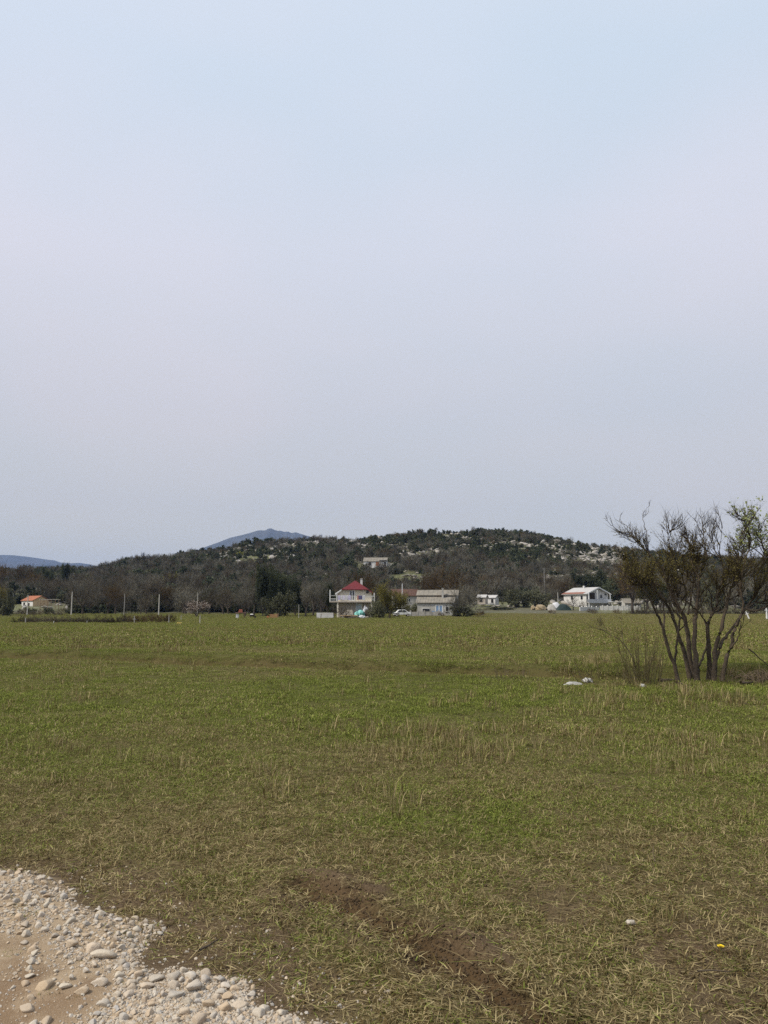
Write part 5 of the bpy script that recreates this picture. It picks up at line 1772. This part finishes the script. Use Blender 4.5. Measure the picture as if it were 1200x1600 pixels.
for u, vt, Y, lab in ((40, 966, 89, 'short stake nearest the left edge of the field'), (84, 971, 88, 'white stub of a stake before the dark hedge'), (136, 971, 88, 'white stub at the middle of the hedge'),
                      (210, 963, 90, 'white stake with a crosspiece at the hedge end'), (264, 961, 91, 'thin stake at the right end of the bramble hedge'),
                      (283, 962, 120, 'short white stake left of the blossoming tree'), (312.5, 962, 91, 'pale stake below the blossoming tree')):
    post(u, 970, vt, Y, .05, M_CONC, lab, G_S, 'stake', .18 if u == 210 else 0)
for u, vt, Y, tilt, lab in ((1170, 955.5, 128, .35, 'leaning white stake seen between the right stems'), (1197.5, 950.5, 124, 0, 'white stake with a crosspiece at the right edge')):
    r = post(u, 965, vt, Y, .11, M_WHITE, lab, 'white stakes at the right field edge', 'stake', .3)
    r.rotation_euler.y = -tilt


def pergola():
    r = empty('pergola', tuple(at(74, 951, 232)), 0, 'bare wooden frame standing right of the tan house', 'pergola')
    r.location.z = gz(r.location.x, 232)
    for x in (-2.2, 0, 2.3):
        for y in (0, 2.5): MB().box(x - .06, x + .06, y - .06, y + .06, -.3, 2.9).build('post', M_WOOD, r)
    for y in (0, 2.5): MB().box(-2.5, 2.7, y - .05, y + .05, 2.902, 3.03).build('beam', M_CONC, r)
    for k in range(6): MB().box(-2.3 + k * .9, -2.22 + k * .9, -.3, 2.8, 3.032, 3.1).build('rafter', M_WOOD, r)


pergola()


def barbecue():
    p = at(376, 967.5, 142); r = empty('garden_fireplace', (p.x, 142, gz(p.x, 142)), .1, 'brick garden fireplace with a flat roof and a red chimney', 'fireplace')
    MB().box(-.85, -.35, -.4, .4, -.2, .75).build('base', M_WHITEWALL, r); MB().box(.55, .68, -.3, -.17, -.2, .85).build('leg', M_WOOD, r)
    MB().box(.55, .68, .17, .3, -.2, .85).build('leg', M_WOOD, r)
    MB().slab([(-1.0, -.55, .98), (.95, -.55, .98), (.95, .55, 1.04), (-1.0, .55, 1.04)], .10).build('roof', M_BROWNROOF, r)
    MB().hexa([(-.45, -.25, 1.05), (.35, -.25, 1.05), (.35, .25, 1.05), (-.45, .25, 1.05)], [(-.3, -.2, 1.62), (.25, -.2, 1.62), (.25, .2, 1.62), (-.3, .2, 1.62)]).build('chimney', M_BRICK, r)


barbecue()


def crate(u, v, Y, w, d, hgt, rz, mat, label, group=None, name='crate', cat='crate', slats=4):
    p = at(u, v, Y); r = empty(name, (p.x, Y, gz(p.x, Y)), rz, label, cat, group)
    MB().box(-w / 2, w / 2, -d / 2, d / 2, .0, .06).build('floor', mat, r)
    for k in range(slats):
        z0 = .062 + (hgt - .06) * k / slats; z1 = z0 + (hgt - .06) / slats * .72
        MB().box(-w / 2, w / 2, -d / 2, -d / 2 + .03, z0, z1).build('slat', mat, r); MB().box(-w / 2, w / 2, d / 2 - .03, d / 2, z0, z1).build('slat', mat, r)
        MB().box(-w / 2, -w / 2 + .03, -d / 2 + .031, d / 2 - .031, z0, z1).build('slat', mat, r); MB().box(w / 2 - .03, w / 2, -d / 2 + .031, d / 2 - .031, z0, z1).build('slat', mat, r)
    for sx in (-1, 1):
        for sy in (-1, 1): MB().box(sx * (w / 2 - .06) - .025, sx * (w / 2 - .06) + .025, sy * (d / 2 - .056) - .025, sy * (d / 2 - .056) + .025, .061, hgt).build('corner_post', mat, r)
    return r


crate(427.5, 967.5, 143, 1.4, .8, .75, .1, M_PALLET, 'large orange brown wooden crate at the field edge', 'crates left of the red roofed house')
crate(418.5, 967.5, 142, .35, .4, .40, -.1, M_ORANGE, 'small orange crate left of the large crate', 'crates left of the red roofed house')
crate(433.5, 967.5, 144.5, .5, .5, .85, .2, M_WOOD, 'upright brown crate right of the large crate', 'crates left of the red roofed house')
crate(280, 975.5, 85, .48, .3, .16, .05, M_YELLOW, 'yellow box lying on the grass below the bramble hedge', None, 'yellow_box', 'box', 2)


def wheelbarrow():
    p = at(394, 967.5, 142); r = empty('wheelbarrow', (p.x, 142, gz(p.x, 142)), .3, 'dark wheelbarrow with a pale load left of the crates', 'wheelbarrow')
    MB().hexa([(-.35, -.25, .3), (.3, -.25, .3), (.3, .25, .3), (-.35, .25, .3)], [(-.5, -.35, .62), (.45, -.35, .62), (.45, .35, .62), (-.5, .35, .62)]).build('tray', M_DARK, r)
    MB().hexa([(-.4, -.28, .6), (.2, -.28, .6), (.2, .28, .6), (-.4, .28, .6)], [(-.25, -.15, .78), (.05, -.15, .78), (.05, .15, .78), (-.25, .15, .78)]).build('load', M_WHITEWALL, r)
    MB().prism([(.55 + .2 * math.cos(a), .2 + .2 * math.sin(a)) for a in np.linspace(0, 6.28, 13)[:-1]], 'y', -.05, .05).build('wheel', M_DARK, r)
    for sy in (-1, 1):
        MB().tube([(.55, sy * .08, .22), (-.3, sy * .27, .34), (-1.0, sy * .3, .52)], .025, 5).build('handle', M_WOOD, r)
        MB().tube([(-.3, sy * .27, .3), (-.42, sy * .3, .0)], .025, 5).build('leg', M_DARK, r)


wheelbarrow()


def yard():
    """the things standing before the red roofed house"""
    p = at(545.5, 964, 141.5)
    r = empty('lean_to_shelter', (p.x, 141.5, gz(p.x, 141.5)), 0, 'low grey lean to shelter with a dark opening in the yard', 'shelter')
    MB().slab([(-1.1, -.5, .62), (.75, -.5, .62), (.55, .9, 1.5), (-.55, .9, 1.5)], .10).build('roof', M_GREYROOF, r)
    MB().box(-.95, -.8, -.35, .8, -.1, .5).build('side', M_WOOD, r); MB().box(.5, .64, -.35, .8, -.1, .5).build('side', M_WOOD, r)
    MB().box(-.79, .49, .3, .36, -.1, .5).build('back', M_DARK, r)  # dark board set halfway in, its colour standing for the shaded inside
    p = at(545, 966, 139.5)
    r = empty('stone_bench', (p.x, 139.5, gz(p.x, 139.5)), 0, 'long pale stone bench in front of the lean to shelter', 'bench')
    MB().box(-1.5, 1.6, -.25, .25, .38, .52).build('seat', M_TAN, r)
    for x in (-1.2, 1.1): MB().box(x, x + .25, -.2, .2, -.1, .378).build('support', M_STONE, r)
    # trestle left of the house
    p = at(511, 967, 137.5)
    r = empty('trestle_table', (p.x, 137.5, gz(p.x, 137.5)), .05, 'brown plank table standing before the low white wall', 'table')
    for k in range(4): MB().box(-1.3, 1.5, -.42 + k * .21, -.24 + k * .21, .72, .78).build('plank', M_WOOD, r)
    for x in (-1.1, 1.2):
        for sy in (-1, 1): MB().tube([(x, sy * .38, -.05), (x + .05, sy * .2, .72)], .045, 5).build('leg', M_DARK, r)
    # turquoise sheet thrown over a stack
    crumpled('turquoise_tarp', 562.5, 959.5, 140.5, 1.05, .7, .95, 'turquoise tarpaulin draped over a heap beside the house door', 'tarpaulin', M_TURQ, 21, .1, .55)
    crumpled('white_sheet', 571, 955, 141.5, .55, .5, 1.6, 'white sheet thrown over the dark heap right of the turquoise tarpaulin', 'sheet', M_SHEET, 22, 0, .35)
    crumpled('dark_heap', 573, 960.5, 141, .55, .6, 1.15, 'dark heap under the white sheet by the house corner', 'heap', M_DARK, 23, 0, .35)
    crumpled('white_sack', 564.5, 965.5, 137.5, .48, .35, .42, 'white sack lying in front of the turquoise tarpaulin', 'sack', M_SHEET, 24, 0, .3)
    crumpled('white_sack', 569, 965.8, 137.8, .36, .3, .36, 'smaller white sack right of the first one', 'sack', M_SHEET, 25, .5, .3)
    crumpled('grey_sack', 574, 966.3, 137.2, .32, .3, .28, 'grey sack at the right end of the row before the house', 'sack', M_GREYROOF, 26, .5, .3)
    crumpled('brush_heap', 553, 968.3, 137, 1.1, .4, .28, 'dark heap of prunings on the grass before the house', 'heap', M_DARK, 27, 0, .2)
    # rail fence right of the yard
    p0 = at(576, 966, 139); r = empty('rail_fence', (p0.x, 139, gz(p0.x, 139)), 0, 'dark rail fence under the olive green tree', 'fence')
    for k in range(7): MB().box(k * .9, k * .9 + .09, -.05, .05, -.2, 1.0).build('post', M_DARK, r)
    for z in (.35, .8): MB().box(.091, 5.39, -.09, -.052, z, z + .1).build('rail', M_DARK, r)


yard()


def car():
    """white car parked beside the olive green tree"""
    p = at(628, 961.5, 160)
    r = empty('parked_car', (p.x, 160, gz(p.x, 160)), math.radians(6), 'small white car parked behind the olive green tree', 'car')
    prof = [(-1.8, .35), (-1.85, .75), (-1.2, .88), (-.75, 1.38), (.55, 1.42), (1.2, .95), (1.75, .85), (1.82, .4)]
    MB().prism(prof, 'y', -.75, .75).build('body', M_WHITE, r, .05)
    MB().prism([(-1.02, .90), (-.68, 1.30), (-.08, 1.33), (-.08, .90)], 'y', -.765, -.752).build('side_window', M_GLASS, r)
    MB().prism([(.02, .90), (.02, 1.33), (.50, 1.34), (.98, .92)], 'y', -.765, -.752).build('side_window', M_GLASS, r)
    for x in (-1.15, 1.15):
        for y in (-.72, .60):
            w = MB().prism([(x + .3 * math.cos(a), .3 + .3 * math.sin(a)) for a in np.linspace(0, 6.283, 15)[:-1]], 'y', y - .06, y + .16).build('wheel', M_DARK, r)
            MB().prism([(x + .17 * math.cos(a), .3 + .17 * math.sin(a)) for a in np.linspace(0, 6.283, 13)[:-1]], 'y', y - .085, y - .062).build('rim', M_CONC, w)
    MB().box(-1.90, -1.852, -.6, -.35, .62, .76).build('headlight', M_PALEGLASS, r); MB().box(-1.90, -1.852, .35, .6, .62, .76).build('headlight', M_PALEGLASS, r)


car()


def tarp_pile():
    p = at(872, 957, 226); k = 226 * 1.008 / 1200
    r = empty('tarp_covered_stack', (p.x, 226, gz(p.x, 226)), 0, 'stack covered by a dark green tarpaulin with a white top', 'stack')
    rng = np.random.default_rng(4)

    def mound(x0, x1, zt, y0, y1, n=14, seed=1):
        V, F = [], []; ny = 7
        for i in range(n):
            t = i / (n - 1); x = x0 + (x1 - x0) * t
            for j in range(ny):
                s = j / (ny - 1); y = y0 + (y1 - y0) * s
                prof = min(1, 4.5 * s * (1 - s) + .0) ** .6 * (math.sin(math.pi * min(max(t, .02), .98)) ** .38)
                V.append((x, y, -.1 + (zt + .1) * prof * (1 + .05 * rng.normal())))
        for i in range(n - 1):
            for j in range(ny - 1): F.append((i * ny + j, (i + 1) * ny + j, (i + 1) * ny + j + 1, i * ny + j + 1))
        m = MB(); m.add(V, F); return m
    mound((868 - 872) * k, (891 - 872) * k, 1.75, -1.5, 1.6).build('tarpaulin', M_TARP, r, smooth=True)
    mound((862 - 872) * k, (877 - 872) * k, 2.25, -1.0, 2.0).build('white_cover', M_SHEET, r, smooth=True)
    mound((855 - 872) * k, (869 - 872) * k, 1.7, -1.2, 1.2).build('stone_heap', M_STONE, r, smooth=True)
    h = crumpled('hay_pile', 845, 958, 226, 1.6, 1.2, 1.25, 'tan pile of old hay left of the tarpaulin covered stack', 'hay', M_HAY, 41, 0, .3)
    crumpled('hay_pile', 833, 958, 227, .7, .8, .95, 'smaller pale hay pile left of the tan one', 'hay', M_HAY, 42, 0, .3)


tarp_pile()

# ------------------------------------------------------------------ single trees and bushes one can point at
tree_uv('olive_a', 'budding_tree', 607, 970, 911, 58, 136, 'olive green budding tree right of the red roofed house')
tree_uv('mid_a', 'evergreen_bush', 588, 968, 936, 26, 139, 'dark green bush between the red roofed house and the olive tree', 'bush')
tree_uv('bare_d', 'leafless_tree', 565, 950, 889, 56, 190, 'round olive brown tree crown rising behind the red roof')
tree_uv('bare_d', 'leafless_tree', 702, 950, 884, 84, 215, 'broad russet brown tree behind the grey roofed house')
tree_uv('bare_d', 'leafless_tree', 672, 950, 896, 42, 207, 'smaller russet tree left of the broad one behind the grey roof')
tree_uv('grey_bush', 'grey_bush', 729, 963, 914, 52, 160, 'large grey brown leafless bush right of the grey roofed house', 'bush')
tree_uv('grey_bush', 'grey_bush', 712, 963, 932, 34, 158, 'lower dark bush in front of the large grey brown one', 'bush')
tree_uv('mid_a', 'evergreen_bush', 722, 963, 946, 40, 159, 'dark green undergrowth beneath the large grey brown bush', 'bush')
tree_uv('small_bare', 'small_tree', 533, 968, 943, 22, 140, 'small leafless fruit tree in front of the house pillar')
tree_uv('small_bare', 'small_tree', 541, 968, 946, 18, 138.5, 'smaller leafless fruit tree right of the first in the yard')
tree_uv('small_bare', 'small_tree', 521, 968, 945, 14, 141, 'thin leafless fruit tree at the balcony corner')
tree_uv('blossom_a', 'blossoming_tree', 306, 970, 938, 40, 158, 'small tree with pinkish white blossom behind a concrete post')
tree_uv('mid_a', 'evergreen_bush', 6, 970, 926, 36, 172, 'green leafy bush at the left edge of the picture', 'bush')
tree_uv('olive_a', 'budding_tree', -6, 968, 918, 40, 190, 'budding brown green tree behind the bush at the left edge')
for (u, vt, w, Y, key, lab) in ((398, 884, 30, 178, 'bare_b', 'leafless tree left of the dark ivy clad trees'), (412, 880, 30, 172, 'dark_b', 'leftmost of the dark ivy clad trees'), (428, 890, 28, 176, 'dark_b', 'second from left of the dark ivy clad trees'),
                                (446, 897, 28, 174, 'dark_b', 'third from left of the dark ivy clad trees'), (462, 905, 26, 172, 'dark_b', 'rightmost of the dark ivy clad trees'), (385, 905, 40, 168, 'bare_c', 'wide leafless tree with pale spreading boughs beside the garden fireplace'),
                                (478, 905, 24, 166, 'bare_tall', 'slender grey tree left of the red roofed house'), (490, 898, 26, 172, 'bare_tall', 'second slender grey tree left of the red roofed house'), (503, 902, 24, 166, 'bare_tall', 'third slender grey tree nearest the balcony'),
                                (512, 910, 22, 175, 'dark_b', 'narrow dark tree behind the balcony corner'), (440, 925, 50, 165, 'mid_a', 'low dark undergrowth below the ivy clad trees')):
    tree_uv(key, 'ivy_clad_tree' if key == 'dark_b' else ('undergrowth_bush' if key == 'mid_a' else 'leafless_tree'), u, 966, vt, w, Y, lab, 'bush' if key == 'mid_a' else 'tree')
for (u, vt, w, Y, key, lab) in ((805, 918, 40, 238, 'mid_a', 'dark rounded bush left of the hay pile'), (832, 920, 44, 240, 'mid_a', 'dark rounded bush behind the hay pile'), (855, 912, 40, 250, 'bare_c', 'grey leafless tree behind the pale pole'),
                                (783, 948, 42, 228, 'mid_a', 'low green hedge bush below the huts'), (755, 950, 30, 226, 'bramble', 'brown bramble clump below the pinkish hut'), (880, 905, 44, 262, 'bare_d', 'brown leafless tree left of the white house'),
                                (895, 930, 26, 225, 'small_bare', 'small dark leafless tree before the white house wall'), (911, 938, 22, 228, 'small_bare', 'second small leafless tree before the white house'),
                                (962, 895, 50, 262, 'dark_a', 'dark evergreen tree behind the right end of the white house'), (930, 890, 46, 275, 'dark_a', 'dark evergreen tree above the ridge of the white house'), (905, 893, 36, 280, 'dark_a', 'dark evergreen tree behind the tiled roof strip'),
                                (985, 868, 60, 212, 'bare_d', 'brown budding tree left behind the multi stemmed tree'), (1005, 880, 50, 214, 'olive_a', 'olive budding tree hidden behind the left branches'),
                                (1030, 905, 40, 222, 'dark_a', 'dark green tree behind the left stems'), (1110, 900, 34, 205, 'mid_a', 'bright green bush seen between the middle stems'), (650, 942, 26, 190, 'mid_a', 'dark green bush left of the grey roofed house'),
                                (640, 948, 30, 182, 'bramble', 'bramble clump by the parked white car'), (775, 905, 60, 285, 'bare_c', 'grey leafless tree above the huts')):
    c_ = 'bush' if key in ('mid_a', 'bramble') else 'tree'
    nm = {'mid_a': 'evergreen_bush', 'bramble': 'bramble_clump', 'dark_a': 'evergreen_tree', 'olive_a': 'budding_tree'}.get(key, 'leafless_tree')
    tree_uv(key, nm, u, 958, vt, w, Y, lab, c_)
for (u, vt, Y, w, lab) in ((99, 880.5, 330, 6.5, 'left one of the twin cypresses on the skyline'), (106, 880.5, 331, 6.5, 'right one of the twin cypresses on the skyline')):
    tree_uv('cypress', 'cypress', u, 905, vt, w, Y, lab)
for (u, vt, w, Y, key, lab) in ((519, 865, 16, 430, 'yellow_a', 'bright yellow green bush high on the hillside'), (268, 897, 26, 300, 'yellow_a', 'pale yellowish bush above the leafless wood'), (375, 862, 14, 440, 'yellow_a', 'small yellow green bush near the skyline'),
                                (75, 886, 24, 330, 'dark_a', 'round dark evergreen on the left skyline'), (57, 890, 10, 335, 'dark_a', 'small dark evergreen on the left skyline'), (35, 884, 40, 335, 'bare_d', 'broad brown tree on the left skyline'),
                                (3, 878, 34, 330, 'bare_d', 'brown tree at the left end of the skyline'), (352, 885, 18, 360, 'mid_a', 'olive green bush on the slope above the wood')):
    tree_uv(key, 'yellow_bush' if key == 'yellow_a' else ('evergreen_bush' if key == 'mid_a' else ('evergreen_tree' if key == 'dark_a' else 'leafless_tree')), u, 900, vt, w, Y, lab, 'bush' if key in ('yellow_a', 'mid_a') else 'tree')
# hedges
rng_g = np.random.default_rng(67)
for k in range(12):
    tree_uv(['bramble', 'russet_bush', 'mid_a'][k % 3], ['bramble_clump', 'russet_bush', 'evergreen_bush'][k % 3], -5 + k * 10.5 + rng_g.uniform(-3, 3), 962, 950 + rng_g.uniform(-3, 5), rng_g.uniform(14, 24), 196 + rng_g.uniform(-12, 12),
            ['brown bramble clump', 'red brown bush', 'small green bush'][k % 3] + ' before the tan house, ' + ('nearest the left edge' if k < 3 else ('below its white wall' if k < 6 else ('below its gable' if k < 9 else 'below the pergola'))), 'bush', 'low growth before the tan house')
G_H = 'bramble clumps of the hedge along the left field edge'
rng_h = np.random.default_rng(66)
for k in range(17):
    u = 30 + k * 10.5
    tree_uv('bramble', 'bramble_clump', u, 972, 959.5 + rng_h.uniform(-3, 3), rng_h.uniform(20, 32), 93 + rng_h.uniform(-2, 2), 'dark brown bramble clump of the hedge ' + ('below the tan house' if u < 84 else ('between the two white stubs' if u < 136 else 'right of the second white stub')), 'bush', G_H)
for k in range(7):
    u = 200 + k * 11
    tree_uv('russet_bush', 'russet_bush', u, 973, 958 + rng_h.uniform(-2, 3), rng_h.uniform(17, 24), 93 + rng_h.uniform(-2, 2), 'red brown leafless bush of the hedge ' + ('left of the bright post' if u < 247 else 'right of the bright post'), 'bush', 'red brown bushes of the hedge')
for (u, vt, w, Y, lab) in ((926, 950, 18, 200, 'red brown bush in front of the white house'), (964, 951, 12, 200, 'red brown bush in front of the long white wall'), (862, 952, 12, 205, 'red brown bush before the covered stack'),
                           (748, 954, 22, 165, 'low red brown bush right of the large grey brown bush'), (690, 957, 12, 165, 'small red brown bush by the stone wall end')):
    tree_uv('russet_bush', 'russet_bush', u, 962, vt, w, Y, lab, 'bush')
for k in range(9):
    u = 995 + k * 24
    tree_uv('bramble', 'bramble_clump', u, 957, 945 + rng_h.uniform(-4, 4), rng_h.uniform(26, 40), 200 + rng_h.uniform(-3, 3), 'dark bramble clump at the wood edge behind the ' + ('left stems' if u < 1080 else ('right stems' if u < 1160 else 'white stakes')), 'bush', 'bramble clumps behind the multi stemmed tree')
